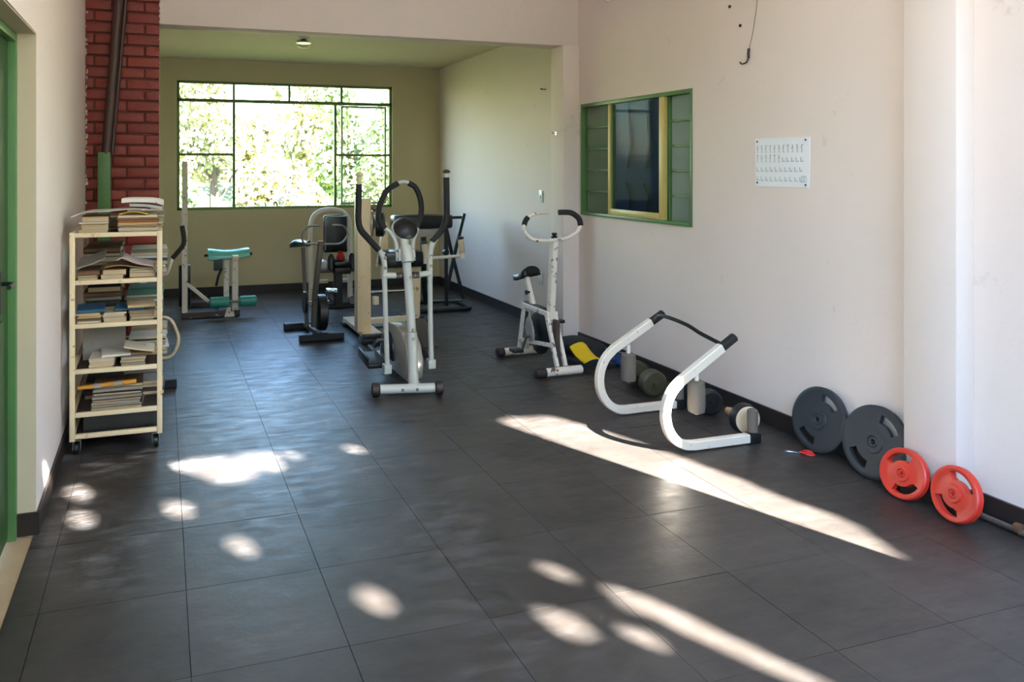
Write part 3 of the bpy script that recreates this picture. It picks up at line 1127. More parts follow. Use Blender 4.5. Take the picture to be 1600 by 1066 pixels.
# ================================================================== TROLLEY
TX0, TX1, TY0, TY1 = -0.461, -0.012, 4.43, 5.20
tr = thing('shelf_trolley', 'cream metal shelf trolley on casters loaded with old books and papers', 'trolley', (-0.236, 4.815, 0))
TRAY = mat('dark_brown_tray', (66, 52, 42), .7, var=.25, wear=(30, 24, 20), wear_amt=.6, wear_scale=12)  # dark brown with darker patches
LEV = [1.196, 0.940, 0.704, 0.458, 0.224, 0.108]
for x in (TX0, TX1):
    for y, top in ((TY0, 1.212), (TY1, 1.262)):
        MB().mm((x - 0.014, y - 0.014, 0.085), (x + 0.014, y + 0.014, top)).build('post', CREAM_PAINT, tr, bevel=0.002)
for z in LEV:
    m = MB()
    hz = 0.012
    m.mm((TX0 + 0.0145, TY0 - 0.012, z - hz), (TX1 - 0.0145, TY0 + 0.012, z + hz))
    m.mm((TX0 + 0.0145, TY1 - 0.012, z - hz), (TX1 - 0.0145, TY1 + 0.012, z + hz))
    m.mm((TX0 - 0.012, TY0 + 0.0145, z - hz), (TX0 + 0.012, TY1 - 0.0145, z + hz))
    m.mm((TX1 - 0.012, TY0 + 0.0145, z - hz), (TX1 + 0.012, TY1 - 0.0145, z + hz))
    m.build('shelf_frame', CREAM_PAINT, tr, bevel=0.002)
    MB().mm((TX0 + 0.0125, TY0 + 0.0125, z - 0.003), (TX1 - 0.0125, TY1 - 0.0125, z + 0.0025)).build('shelf_tray', TRAY, tr, smooth=False)
for x in (TX0 + 0.02, TX1 - 0.02):
    for y in (TY0 + 0.02, TY1 - 0.02):
        m = MB()
        m.mm((x - 0.022, y - 0.022, 0.083), (x + 0.022, y + 0.022, 0.089))
        m.mm((x - 0.021, y - 0.012, 0.03), (x - 0.017, y + 0.03, 0.084))
        m.mm((x + 0.017, y - 0.012, 0.03), (x + 0.021, y + 0.03, 0.084))
        c_ = m.build('caster', STEEL, tr)
        MB().lathe([(0.024, -0.014), (0.034, -0.011), (0.034, 0.011), (0.024, 0.014)], (x, y + 0.015, 0.0345), (1, 0, 0), 18).build('caster_wheel', BLACK_PLASTIC, c_)

PAPERS = {}
for nm, c in (('beige', (186, 160, 122)), ('cream', (214, 198, 168)), ('tan', (160, 126, 86)), ('brown', (112, 82, 56)), ('grey', (150, 142, 132)),
              ('white', (222, 214, 202)), ('pink', (200, 176, 168)), ('blue', (44, 88, 116)), ('yellow', (216, 172, 40)), ('orange', (206, 142, 50)),
              ('rust', (150, 88, 56)), ('dark', (58, 50, 46)), ('teal', (70, 130, 110))):
    PAPERS[nm] = mat(nm + '_cover', c, 0.6, var=0.08, scale=12, wear=tuple(int(x * .75) for x in c), wear_amt=0.3, wear_scale=16)


def pagemat():
    m_ = mat('page_edges', (206, 184, 148), 0.8, var=0.1, scale=10)
    t = m_.node_tree
    b = t.nodes['Principled BSDF']
    tc = t.nodes.new('ShaderNodeTexCoord')
    wv = t.nodes.new('ShaderNodeTexWave')
    wv.bands_direction = 'Z'
    wv.inputs['Scale'].default_value = 90
    wv.inputs['Distortion'].default_value = 3
    bp_ = t.nodes.new('ShaderNodeBump')
    bp_.inputs['Strength'].default_value = 0.6
    bp_.inputs['Distance'].default_value = 0.002
    t.links.new(tc.outputs['Object'], wv.inputs['Vector'])
    t.links.new(wv.outputs['Fac'], bp_.inputs['Height'])
    t.links.new(bp_.outputs[0], b.inputs['Normal'])
    return m_


PAGES = pagemat()
ORD = ['bottom', 'second', 'third', 'fourth', 'fifth', 'sixth', 'seventh', 'eighth', 'ninth', 'tenth', 'eleventh']


def book(x, y, z, wx, dy, h, colour, rot, label, group, rb, spine_front=True):
    """a closed book or magazine lying flat: cover (two boards and a rounded spine) with a page block inside"""
    t_ = thing('book' if h > 0.017 else 'magazine', label, 'book' if h > 0.017 else 'magazine', (x, y, z), group)
    t_.rotation_euler = (0, 0, 0)
    rm = Matrix.Rotation(rot, 3, 'Z')
    ct_ = min(0.0025, h * 0.16)
    s = -1 if spine_front else 1
    hx, hy = wx / 2, dy / 2
    prof = [(s * -hy, 0), (s * hy * 0.97, 0), (s * (hy + .004), h * .25), (s * (hy + .004), h * .75), (s * hy * .97, h), (s * -hy, h), (s * -hy, h - ct_),
            (s * hy * .96, h - ct_), (s * hy * .985, h * .5), (s * hy * .96, ct_), (s * -hy, ct_)]
    m_ = MB()
    n = len(prof)
    vs = [Vector((x, y, z)) + rm @ Vector((sx * hx, a, b)) for sx in (-1, 1) for a, b in prof]
    fs = [(i, (i + 1) % n, n + (i + 1) % n, n + i) for i in range(n)]
    quads = [(0, 1, 9, 10), (1, 2, 8, 9), (2, 3, 8), (3, 4, 7, 8), (4, 5, 6, 7)]
    for q in quads:
        fs.append(q)
        fs.append(tuple(n + i for i in reversed(q)))
    m_.add(vs, fs)
    m_.build('cover', PAPERS[colour], t_, smooth=False)
    m_ = MB()
    m_.box(Vector((x, y, z + h / 2)) + rm @ Vector((0, -s * 0.003, 0)), (wx - 0.006, dy * 0.96 - 0.006, h - 2 * ct_ - 0.0002), rm)
    m_.build('pages', PAGES, t_, smooth=False)
    return t_


def pile(x, y, z, items, wx, dy, where, group, seed, pages_front=0.55):
    rb = random.Random(seed)
    zz = z + 0.0032
    nn = len(items)
    for k, (colour, h) in enumerate(items):
        kind = 'book' if h > 0.017 else 'magazine'
        pos = 'top' if (k == nn - 1 and nn > 1) else (ORD[k] if k == 0 else ORD[k] + ' from bottom')
        lab = f'{colour} {kind}, {pos} of the {where}'
        book(x + rb.uniform(-.006, .006), y + rb.uniform(-.006, .012), zz, wx * rb.uniform(.9, 1.02), dy * rb.uniform(.92, 1.0), h, colour,
             rb.uniform(-.05, .05), lab, group, rb, spine_front=rb.random() > pages_front)
        zz += h + 0.0006
    return zz


YP = TY0 + 0.115
g0 = 'papers on the trolley top'
za = pile(-0.355, YP, LEV[0], [('cream', .022), ('beige', .034), ('white', .008), ('tan', .030)], .155, .21, 'wall side pile on the trolley top', g0, 1)
zb = pile(-0.128, YP, LEV[0], [('white', .009), ('brown', .007), ('white', .012), ('dark', .006), ('cream', .010), ('orange', .014), ('rust', .012), ('tan', .010), ('cream', .016)], .215, .22, 'pile by the outer post on the trolley top', g0, 2)
g1 = 'papers on the second trolley shelf'
pile(-0.385, YP, LEV[1], [('tan', .020), ('white', .008), ('brown', .026)], .11, .2, 'wall side pile on the second shelf', g1, 3)
z1m = pile(-0.255, YP, LEV[1], [('white', .026), ('tan', .030)], .125, .2, 'middle pile on the second shelf', g1, 4)
z1o = pile(-0.102, YP, LEV[1], [('grey', .012), ('beige', .024), ('grey', .012), ('cream', .008)], .135, .2, 'outer pile on the second shelf', g1, 5)
g2 = 'papers on the third trolley shelf'
z2a = pile(-0.378, YP, LEV[2], [('cream', .018), ('brown', .012), ('beige', .010), ('yellow', .006), ('white', .010)], .125, .2, 'wall side pile on the third shelf', g2, 6)
z2b = pile(-0.245, YP, LEV[2], [('tan', .034), ('white', .012), ('cream', .008)], .125, .2, 'middle pile on the third shelf', g2, 7)
z2c = pile(-0.102, YP, LEV[2], [('grey', .016), ('cream', .010), ('brown', .014), ('beige', .010), ('grey', .008)], .14, .2, 'outer pile on the third shelf', g2, 8)
book(-0.375, YP + 0.01, z2a + 0.001, .145, .2, .019, 'blue', 0.06, 'blue book with pale page edges lying over the third shelf pile', None, random)
book(-0.17, YP + 0.02, max(z2b, z2c) + 0.001, .16, .19, .012, 'blue', -0.05, 'blue magazine lying across the middle and outer piles, third shelf', None, random)
book(-0.115, YP + 0.01, max(z2b, z2c) + 0.014, .145, .2, .018, 'beige', 0.08, 'beige book tilted on the blue magazine, third shelf', None, random)
g3 = 'papers on the fourth trolley shelf'
z3a = pile(-0.315, YP, LEV[3], [('white', .016), ('cream', .026), ('white', .010)], .135, .2, 'wall side pile on the fourth shelf', g3, 9)
z3b = pile(-0.155, YP, LEV[3], [('grey', .020), ('beige', .018), ('grey', .014)], .13, .2, 'outer pile on the fourth shelf', g3, 10)
book(-0.25, YP + 0.015, max(z3a, z3b) + .001, .15, .19, .014, 'white', 0.10, 'white book across both front piles of the fourth shelf', None, random)
book(-0.105, YP + 0.03, max(z3a, z3b) + .001, .12, .19, .012, 'tan', -0.10, 'tan magazine on top of the outer pile, fourth shelf', None, random)
g4 = 'bound volumes on the fifth trolley shelf'
z4 = pile(-0.235, YP + 0.01, LEV[4], [('grey', .018), ('dark', .012), ('grey', .016), ('brown', .010), ('grey', .022), ('cream', .004), ('dark', .014), ('grey', .020), ('brown', .016)], .27, .22, 'tall stack on the fifth shelf', g4, 12, 0.75)

# loose sheets, newspapers
def sheet(name, pts_front, depth, th, m, label, cat, yb, sag=0.0, group=None):
    """bent paper bundle: profile along x in pts_front [(x,z)], carried back by depth"""
    P = smooth_path([(x, 0, z) for x, z in pts_front], 5)
    vs, fs = [], []
    ny_ = 4
    for j in range(ny_ + 1):
        yy = yb + depth * j / ny_
        for p_ in P:
            vs.append((p_.x, yy, p_.z - sag * (j / ny_) ** 2))
        for p_ in P:
            vs.append((p_.x, yy, p_.z - sag * (j / ny_) ** 2 + th))
    n = len(P)
    row = 2 * n
    for j in range(ny_):
        for i in range(n - 1):
            a = j * row + i
            fs.append((a, a + 1, a + row + 1, a + row))
            b = a + n
            fs.append((b, b + row, b + row + 1, b + 1))
        for i in (0, n - 1):
            a = j * row + i
            fs.append((a, a + row, a + row + n, a + n))
    for j in (0, ny_):
        for i in range(n - 1):
            a = j * row + i
            fs.append((a, a + n, a + n + 1, a + 1))
    o_ = MB().add(vs, fs).build(name, m, sharp=50)
    return tag(o_, label, cat, group)


NEWS = mat('newsprint', (182, 174, 166), 0.8, var=0.22, scale=22)
zt = max(za, zb) + 0.001
sheet('newspaper', [(-0.47, zt - 0.012), (-0.40, zt + 0.014), (-0.28, zt + 0.020), (-0.16, zt + 0.03), (-0.06, zt + 0.024)], .26, .007, NEWS,
      'grey newspaper draped from wall side to outer pile on the trolley top', 'newspaper', TY0 - 0.005, .004)
sheet('yellow_pamphlet', [(-0.225, zt + 0.001), (-0.15, zt + 0.017), (-0.075, zt + 0.001)], .05, .005, PAPERS['yellow'],
      'yellow pamphlet poking out under the newspapers on the trolley top', 'pamphlet', TY0 - 0.012)
sheet('folded_newspaper', [(-0.17, zt + 0.046), (-0.08, zt + 0.042), (0.0, zt + 0.028)], .24, .016, NEWS,
      'folded newspaper under the topmost bundle on the trolley top', 'newspaper', TY0 + 0.0, .004)
sheet('newspaper_bundle', [(-0.212, zt + 0.066), (-0.16, zt + 0.070), (-0.05, zt + 0.066), (0.01, zt + 0.052)], .25, .024, PAPERS['white'],
      'pale newspaper bundle topmost on the trolley', 'newspaper', TY0 - 0.004, .004)
zs = LEV[1] + 0.06
sheet('open_magazine', [(-0.442, zs + 0.012), (-0.38, zs + 0.03), (-0.30, zs + 0.062)], .2, .006, PAPERS['grey'],
      'grey magazine tilted up on the wall side of the second shelf', 'magazine', TY0 + 0.0, -.03)
sheet('curled_magazine', [(-0.24, z1m + 0.048), (-0.205, z1m + 0.062), (-0.14, z1o + 0.030), (-0.045, z1o + 0.010)], .2, .006, PAPERS['pink'],
      'pinkish magazine curling up over the outer pile, second shelf', 'magazine', TY0 + 0.0, -.005)
sheet('loose_papers', [(-0.30, z1m + 0.012), (-0.22, z1m + 0.020), (-0.12, z1o + 0.004), (-0.04, z1o + 0.0035)], .2, .004, PAPERS['tan'],
      'tan loose papers under the curling magazine, second shelf', 'papers', TY0 + 0.02)
sheet('grey_folder', [(-0.43, LEV[3] + 0.004), (-0.3, LEV[3] + 0.004), (-0.2, LEV[3] + 0.004)], .006, .195, PAPERS['grey'],
      'grey cardboard folder wedged at the back of the fourth shelf', 'folder', TY0 + 0.232, -0.01)
sheet('angled_booklet', [(-0.20, z3b + 0.052), (-0.12, z3b + 0.034), (-0.04, z3b + 0.02)], .18, .008, PAPERS['cream'],
      'cream booklet sloping over the outer pile, fourth shelf', 'booklet', TY0 + 0.01)
# orange ruler on the bound volumes
ru = thing('wooden_ruler', 'orange ruler with two grey bands on top of the fifth shelf stack', 'ruler', (-0.28, TY0 + 0.02, z4))
rot = Matrix.Rotation(-0.05, 3, 'Y')
MB().box((-0.285, TY0 + 0.006, z4 + 0.012), (.30, .03, .016), rot).build('strip', PAPERS['orange'], ru, bevel=.001)
for dx in (-.05, .055):
    MB().box(Vector((-0.285, TY0 + 0.006, z4 + 0.012)) + rot @ Vector((dx, 0, 0)), (.04, .032, .018), rot).build('band', PAPERS['grey'], ru)
# black box on the lowest shelf
bx = thing('storage_box', 'black open box on the lowest trolley shelf', 'box', (-0.22, 4.8, LEV[5]))
m = MB()
z0_ = LEV[5] + 0.0035
m.mm((-0.41, 4.47, z0_), (-0.04, 5.10, z0_ + 0.006))
for a, b in (((-0.41, 4.47), (-0.40, 5.10)), ((-0.05, 4.47), (-0.04, 5.10)), ((-0.40, 4.47), (-0.05, 4.48)), ((-0.40, 5.09), (-0.05, 5.10))):
    m.mm((a[0], a[1], z0_ + .006), (b[0], b[1], z0_ + 0.085))
m.build('bin', BLACK_PLASTIC, bx)
MB().tube(smooth_path([(-0.401, 4.52, z0_ + .085), (-0.38, 4.52, z0_ + .098), (-0.20, 4.52, z0_ + .098), (-0.06, 4.52, z0_ + .092), (-0.049, 4.52, z0_ + .085)], 4), .004, 6).build('rim_wire', STEEL, bx)

# rear piles, their edges show through the open side
sh = ['trolley top', 'second shelf', 'third shelf', 'fourth shelf', 'fifth shelf']
rear = [[('beige', .03), ('white', .012), ('tan', .026), ('cream', .016), ('grey', .012), ('white', .01)],
        [('cream', .02), ('grey', .012), ('white', .014), ('tan', .024), ('blue', .012), ('white', .014), ('grey', .02)],
        [('teal', .02), ('white', .014), ('grey', .012), ('blue', .012), ('white', .02), ('grey', .012), ('teal', .016)],
        [('beige', .02), ('cream', .016), ('white', .012), ('grey', .02), ('white', .012), ('dark', .01), ('white', .012)],
        [('grey', .02), ('dark', .02), ('beige', .016), ('grey', .02)]]
dark_rear_shade = [[('grey', .02), ('tan', .03), ('brown', .02)],  # piles added to darken the back, their colours standing in for shade
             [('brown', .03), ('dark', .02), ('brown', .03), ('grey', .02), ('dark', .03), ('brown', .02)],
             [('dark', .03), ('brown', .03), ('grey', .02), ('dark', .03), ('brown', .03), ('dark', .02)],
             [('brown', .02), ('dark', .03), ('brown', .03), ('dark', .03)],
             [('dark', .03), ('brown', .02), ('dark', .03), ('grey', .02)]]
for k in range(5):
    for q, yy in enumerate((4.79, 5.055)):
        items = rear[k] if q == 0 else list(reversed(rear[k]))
        pile(-0.325, yy + 0.005, LEV[k], dark_rear_shade[k] if q else dark_rear_shade[k][::-1], .2, .19, ('inner' if q == 0 else 'rear') + ' wall side pile of the ' + sh[k], 'papers added dark for shade at the back of the trolley', 70 + k * 2 + q)
        pile(-0.095 + 0.02 * (k % 2), yy, LEV[k], items, .21, .2, ('inner' if q == 0 else 'rear') + ' pile on the ' + sh[k] + ' edge', 'papers along the open trolley edge', 40 + k * 2 + q)

# ================================================================== MACHINE BEHIND THE TROLLEY
mc = thing('stepper_machine', 'white stepper with black curved grip half hidden behind the trolley', 'exercise machine', (-0.1, 5.6, 0))
MB().rect([(-0.36, 5.60, 0.0345), (0.10, 5.60, 0.0345)], .06, .06, (0, 1, 0)).build('base_bar', BLACK_METAL, mc)
MB().rect([(-0.13, 5.72, 0.0345), (-0.13, 5.63, 0.0345)], .05, .05, (1, 0, 0)).build('base_beam', BLACK_METAL, mc)
MB().rect([(-0.13, 5.745, 0.01), (-0.13, 5.745, 0.86)], .05, .05, (1, 0, 0)).build('upright', WHITE_PAINT, mc)
MB().tube(fillet([(-0.155, 5.74, 0.83), (0.03, 5.70, 0.78), (0.056, 5.65, 0.86), (0.075, 5.65, 0.925)], .05), .012, 10).build('handle_tube', WHITE_PAINT, mc)
MB().tube(smooth_path([(0.07, 5.65, 0.91), (0.105, 5.65, 0.95), (0.146, 5.65, 1.005), (0.150, 5.65, 1.06), (0.138, 5.65, 1.142)], 5), .017, 12).build('grip', BLACK_FOAM, mc)
MB().tube(fillet([(-0.155, 5.735, 0.48), (0.06, 5.66, 0.49), (0.125, 5.65, 0.33), (0.07, 5.66, 0.195), (-0.155, 5.735, 0.20)], .06), .012, 10).build('loop_tube', CREAM_PAINT, mc)

# ================================================================== LEG BENCH (teal pads)
lb = thing('leg_bench', 'white leg curl station with teal saddle pad and teal rollers under the far window', 'exercise machine', (0.47, 8.25, 0))
m = MB()
m.rect([(0.19, 8.10, 0.031), (0.78, 8.10, 0.031)], .06, .06, (0, 1, 0))
m.rect([(0.25, 8.70, 0.031), (0.62, 8.70, 0.031)], .06, .06, (0, 1, 0))
m.rect([(0.224, 8.135, 0.031), (0.224, 8.73, 0.031)], .055, .055, (1, 0, 0))
m.rect([(0.60, 8.135, 0.031), (0.60, 8.73, 0.031)], .055, .055, (1, 0, 0))
m.build('base_frame', mat('dark_worn_enamel', (70, 58, 52), .5, var=.2, wear=(200, 190, 176), wear_amt=.4, wear_scale=14), lb)
MB().rect([(0.224, 8.10, 0.062), (0.224, 8.10, 1.62)], .057, .057, (0, 1, 0)).build('tall_post', WHITE_CHIPPED, lb)
MB().rect([(0.732, 8.10, 0.062), (0.732, 8.10, 0.60)], .062, .06, (0, 1, 0)).build('seat_post', WHITE_CHIPPED, lb)
MB().rect([(0.650, 8.20, 0.062), (0.650, 8.20, 0.59)], .055, .05, (0, 1, 0)).build('seat_post', WHITE_CHIPPED, lb)
MB().mm((0.700, 8.03, 0.59), (0.764, 8.17, 0.64)).build('post_cap', WHITE_PAINT, lb, bevel=.004)
# saddle shaped pad
vs, fs = [], []
NX, NY = 14, 6
for s_ in (0, 1):
    for i in range(NX + 1):
        u = i / NX
        x = 0.462 + 0.425 * u
        for j in range(NY + 1):
            v = j / NY * 2 - 1
            crown = 0.655 + 0.030 * (abs(2 * u - 1) ** 2) * (1 if s_ == 0 else .6)
            edge = (1 - abs(v) ** 3) * .03 + (1 - abs(2 * u - 1) ** 6) * .015
            z = crown + (edge * .8 - .012) if s_ == 0 else crown - 0.050 - edge * .5
            if s_ == 1 and u < 0.35:
                z -= 0.03 * (1 - u / .35)
            vs.append((x, 8.24 + v * 0.13 * (1 - 0.1 * abs(2 * u - 1) ** 4), z))
n1 = (NX + 1) * (NY + 1)
for s_ in (0, 1):
    for i in range(NX):
        for j in range(NY):
            a = s_ * n1 + i * (NY + 1) + j
            q = (a, a + 1, a + NY + 2, a + NY + 1)
            fs.append(q if s_ == 0 else q[::-1])
for i in range(NX):
    for j in (0, NY):
        a = i * (NY + 1) + j
        fs.append((a, a + NY + 1, a + NY + 1 + n1, a + n1))
for j in range(NY):
    for i in (0, NX):
        a = i * (NY + 1) + j
        fs.append((a, a + 1, a + 1 + n1, a + n1))
MB().add(vs, fs).build('seat_pad', TEAL_VINYL, lb, sharp=70)
m = MB()
m.cyl((0.425, 8.24, 0.622), (0.475, 8.24, 0.63), .014, 10)
m.cyl((0.88, 8.24, 0.63), (0.925, 8.24, 0.627), .014, 10)
m.build('side_handle', BLACK_FOAM, lb)
m = MB()
m.mm((0.52, 8.16, 0.47), (0.61, 8.22, 0.595))
m.build('adjuster_block', mat('dark_green_metal', (44, 62, 56), .45), lb, bevel=.006)
MB().tube(fillet([(0.60, 8.17, 0.49), (0.565, 8.15, 0.42), (0.54, 8.14, 0.315)], .03), .014, 10).build('lever', BLACK_FOAM, lb)
MB().mm((0.165, 8.145, 0.11), (0.285, 8.20, 0.545)).build('back_pad', BLACK_VINYL, lb, bevel=.015)
MB().rect([(0.25, 8.09, 0.355), (0.48, 8.09, 0.15)], .035, .035, (0, 1, 0)).build('diagonal_arm', WHITE_PAINT, lb)
MB().cyl((0.45, 8.045, 0.165), (0.955, 8.045, 0.155), .012, 10).build('roller_axle', STEEL, lb)
for a, b in (((0.472, 8.045, .160), (0.668, 8.045, .158)), ((0.772, 8.045, .158), (0.945, 8.045, .156))):
    MB().lathe([(.045, 0), (.056, .008), (.056, (vec(b) - vec(a)).length - .008), (.045, (vec(b) - vec(a)).length)], a, vec(b) - vec(a), 18).build('roller', TEAL_FOAM, lb)
MB().prism([(-.05, 0), (.055, 0), (.04, .06), (0, .10), (-.03, .07)], (0.67, 8.06, 0.004), (1, 0, 0), (0, 0, 1), (0, -1, 0), .02).build('foot_lug', WHITE_CHIPPED, lb)

# ================================================================== DARK EXERCISE BIKE
DK = mat('worn_grey_enamel', (84, 78, 70), .4, var=.15, wear=(40, 34, 30), wear_amt=.45, wear_scale=24)
db = thing('upright_bike', 'old dark exercise bike with thin loop handlebars by the far machines', 'exercise bike', (1.34, 6.95, 0))
MB().rect([(1.165, 6.70, 0.036), (1.57, 6.70, 0.036)], .062, .062, (0, 1, 0)).build('front_foot', BLACK_METAL, db)
MB().rect([(1.115, 7.24, 0.034), (1.45, 7.24, 0.034)], .06, .06, (0, 1, 0)).build('rear_foot', BLACK_METAL, db)
m = MB()
m.mm((1.112, 7.205, 0.001), (1.19, 7.275, 0.068))
m.build('foot_cap', BLACK_PLASTIC, db, bevel=.008)
MB().rect([(1.31, 7.21, 0.05), (1.36, 6.73, 0.05)], .045, .04, (0, 0, 1)).build('base_beam', DK, db)
MB().rect([(1.300, 7.05, .06), (1.282, 7.09, .52), (1.272, 7.10, .80)], .035, .035, (1, 0, 0)).build('seat_post', DK, db)
MB().rect([(1.325, 6.86, .10), (1.330, 6.82, .40), (1.372, 6.75, .88)], .055, .045, (1, 0, 0)).build('handle_post', DK, db)
MB().lathe([(.0, -.045), (.15, -.045), (.168, -.035), (.168, .035), (.15, .045), (.0, .045)], (1.415, 6.96, .205), (1, 0, -.02), 32).build('flywheel', BLACK_METAL, db)
MB().lathe([(.0, -.012), (.10, -.012), (.105, 0), (.10, .012), (.0, .012)], (1.27, 7.0, .30), (1, 0, 0), 24).build('chain_guard', BLACK_PLASTIC, db)
m = MB()
m.cyl((1.25, 7.0, .30), (1.50, 7.0, .30), .012, 8)
m.tube([(1.475, 7.0, .30), (1.475, 6.97, .40)], .011, 8)
m.build('crank', CHROME, db)
pd = MB()
pd.box((1.52, 6.97, .405), (.10, .075, .028), Matrix.Rotation(.15, 3, 'X'))
pd.build('pedal', CHROME, db, bevel=.005)
m = MB()
m.tube(fillet([(1.375, 6.75, 1.030), (1.25, 6.77, 1.03), (1.20, 6.78, .945), (1.215, 6.78, .868), (1.37, 6.75, .864)], .06), .0095, 10)
m.tube(fillet([(1.37, 6.75, .864), (1.57, 6.76, .858), (1.635, 6.77, .945), (1.59, 6.76, 1.03), (1.475, 6.75, 1.032)], .06), .0095, 10)
m.build('handlebar', STEEL, db)
MB().mm((1.345, 6.725, .845), (1.400, 6.775, .892)).build('bar_clamp', mat('rusty_metal', (88, 58, 40), .6, var=.3), db, bevel=.004)


def saddle(name, c, fwd, L, W, m_, parent, tilt=0.0):
    """bike saddle: wide rounded rear, narrow nose; fwd is the nose direction"""
    f = vec(fwd).normalized()
    side = Vector((f.y, -f.x, 0)).normalized()
    up = side.cross(f).normalized()
    if up.z < 0:
        up = -up
    vs, fs = [], []
    NU, NV = 12, 8
    for s_ in (0, 1):
        for i in range(NU + 1):
            u = i / NU
            hw = W / 2 * (1 - .78 * min(1, max(0, (u - .12) / .55)) ** .8) * (1 - max(0, .12 - u) * 2.2) * (1 - max(0, u - .93) * 7)
            for j in range(NV + 1):
                v = j / NV * 2 - 1
                z = .018 * (1 - 2 * u) ** 2 + .012 * (1 - v * v) if s_ == 0 else -.045 * (1 - .45 * u) + .012 * (1 - v * v)
                if s_ == 0:
                    z -= .022 * abs(v) ** 4
                vs.append(vec(c) + f * ((u - .4) * L) + side * (v * hw) + up * z)
    n1 = (NU + 1) * (NV + 1)
    for s_ in (0, 1):
        for i in range(NU):
            for j in range(NV):
                a = s_ * n1 + i * (NV + 1) + j
                fs.append((a, a + 1, a + NV + 2, a + NV + 1))
    for i in range(NU):
        for j in (0, NV):
            a = i * (NV + 1) + j
            fs.append((a, a + NV + 1, a + NV + 1 + n1, a + n1))
    for j in range(NV):
        for i in (0, NU):
            a = i * (NV + 1) + j
            fs.append((a, a + 1, a + 1 + n1, a + n1))
    return MB().add(vs, fs).build(name, m_, parent, sharp=60)


saddle('saddle', (1.268, 7.10, .845), (.25, -.97, .06), .25, .22, BLACK_VINYL, db)

# ================================================================== ARCHED SEAT MACHINE
am = thing('arched_seat_machine', 'white arched machine with black padded seat and backrest below the far window', 'exercise machine', (1.83, 8.5, 0))
MB().tube(fillet([(1.615, 8.50, 0.0), (1.608, 8.50, .62), (1.606, 8.5, 1.07), (2.065, 8.5, 1.07), (2.068, 8.5, .62), (2.072, 8.50, 0.0)], .22, 9), .029, 14).build('arch_frame', WHITE_PAINT, am)
bpad = MB().mm((1.742, 8.395, .590), (2.022, 8.465, 1.012)).build('backrest', BLACK_VINYL, am, bevel=.022)
MB().tube(fillet([(1.758, 8.392, .62), (1.758, 8.392, .995), (2.008, 8.392, .995), (2.008, 8.392, .62)], .03), .006, 8).build('piping', CHROME, bpad)
MB().mm((1.79, 8.08, .468), (1.985, 8.38, .528)).build('seat', BLACK_VINYL, am, bevel=.02)
MB().mm((1.79, 8.06, .39), (1.975, 8.30, .462)).build('seat_block', BLACK_PLASTIC, am, bevel=.015)
for x in (1.765, 2.005):
    MB().lathe([(.02, 0), (.038, .012), (.040, .11), (.034, .16), (.015, .185)], (x, 8.12, .425), (0, .15, 1), 16).build('side_pad', BLACK_VINYL, am)
MB().mm((1.655, 8.15, .445), (1.735, 8.35, .53)).build('arm_cushion', mat('pale_vinyl', (214, 214, 214), .35), am, bevel=.02)
MB().mm((2.04, 8.15, .45), (2.12, 8.35, .50)).build('arm_cushion', BLACK_VINYL, am, bevel=.018)
m = MB()
m.mm((1.65, 8.12, .405), (2.12, 8.18, .432))
m.build('cross_bar', BLACK_METAL, am, bevel=.003)
m = MB()
m.rect([(1.64, 8.46, .26), (1.80, 8.46, .26)], .04, .04, (0, 1, 0))
m.rect([(1.92, 8.46, .26), (2.05, 8.46, .26)], .04, .04, (0, 1, 0))
m.rect([(2.02, 8.3, .05), (2.02, 8.3, .40)], .05, .05, (0, 1, 0))
m.build('inner_brace', WHITE_PAINT, am)
MB().rect([(1.86, 8.2, .03), (1.86, 8.2, .39)], .09, .07, (0, 1, 0)).build('seat_column', BLACK_METAL, am)
MB().rect([(1.60, 8.2, .031), (2.14, 8.2, .031)], .055, .055, (0, 1, 0)).build('base_bar', BLACK_METAL, am)
MB().rect([(1.86, 8.235, .031), (1.86, 8.62, .031)], .055, .055, (1, 0, 0)).build('base_bar', BLACK_METAL, am)
MB().lathe([(0, -.02), (.045, -.02), (.05, 0), (.045, .02), (0, .02)], (2.0, 8.12, .10), (0, 1, 0), 18).build('pulley', STEEL, am)
MB().cyl((2.02, 8.0, .185), (2.62, 7.95, .20), .016, 10).build('chrome_lever', CHROME, am)
tag(MB().lathe([(.0, 0), (.045, .004), (.050, .03), (.042, .055), (.03, .075), (.034, .095), (.0, .105)], (1.885, 8.19, .5285), (0, .05, 1), 12).build('red_bottle', RED_CLOTH),
    'red drink bottle standing on the arched machine seat', 'bottle')

# ================================================================== WHITE COLUMN MACHINE
cm = thing('column_machine', 'cream machine with tall square column, padded seat and side hand cranks', 'exercise machine', (2.0, 6.9, 0))
MB().mm((1.700, 6.50, 0.045), (1.870, 7.28, .085)).build('base_beam', CREAM_PAINT, cm, bevel=.003)
for y0, y1 in ((6.435, 6.60), (7.20, 7.33)):
    MB().mm((1.685, y0, 0.001), (1.885, y1, .044)).build('base_foot', BLACK_PLASTIC, cm, bevel=.005)
MB().mm((1.690, 6.455, 0.0445), (1.880, 6.499, .082)).build('base_cap', BLACK_PLASTIC, cm, bevel=.006)
MB().mm((1.871, 7.12, 0.03), (2.44, 7.20, .08)).build('base_beam', CREAM_PAINT, cm, bevel=.003)
MB().mm((2.33, 7.03, 0.001), (2.52, 7.119, .06)).build('base_foot', BLACK_PLASTIC, cm, bevel=.005)
MB().mm((2.33, 7.201, 0.001), (2.52, 7.42, .06)).build('base_foot', BLACK_PLASTIC, cm, bevel=.005)
MB().mm((1.668, 6.57, .086), (1.792, 6.69, 1.277)).build('column', CREAM_PAINT, cm, bevel=.004)
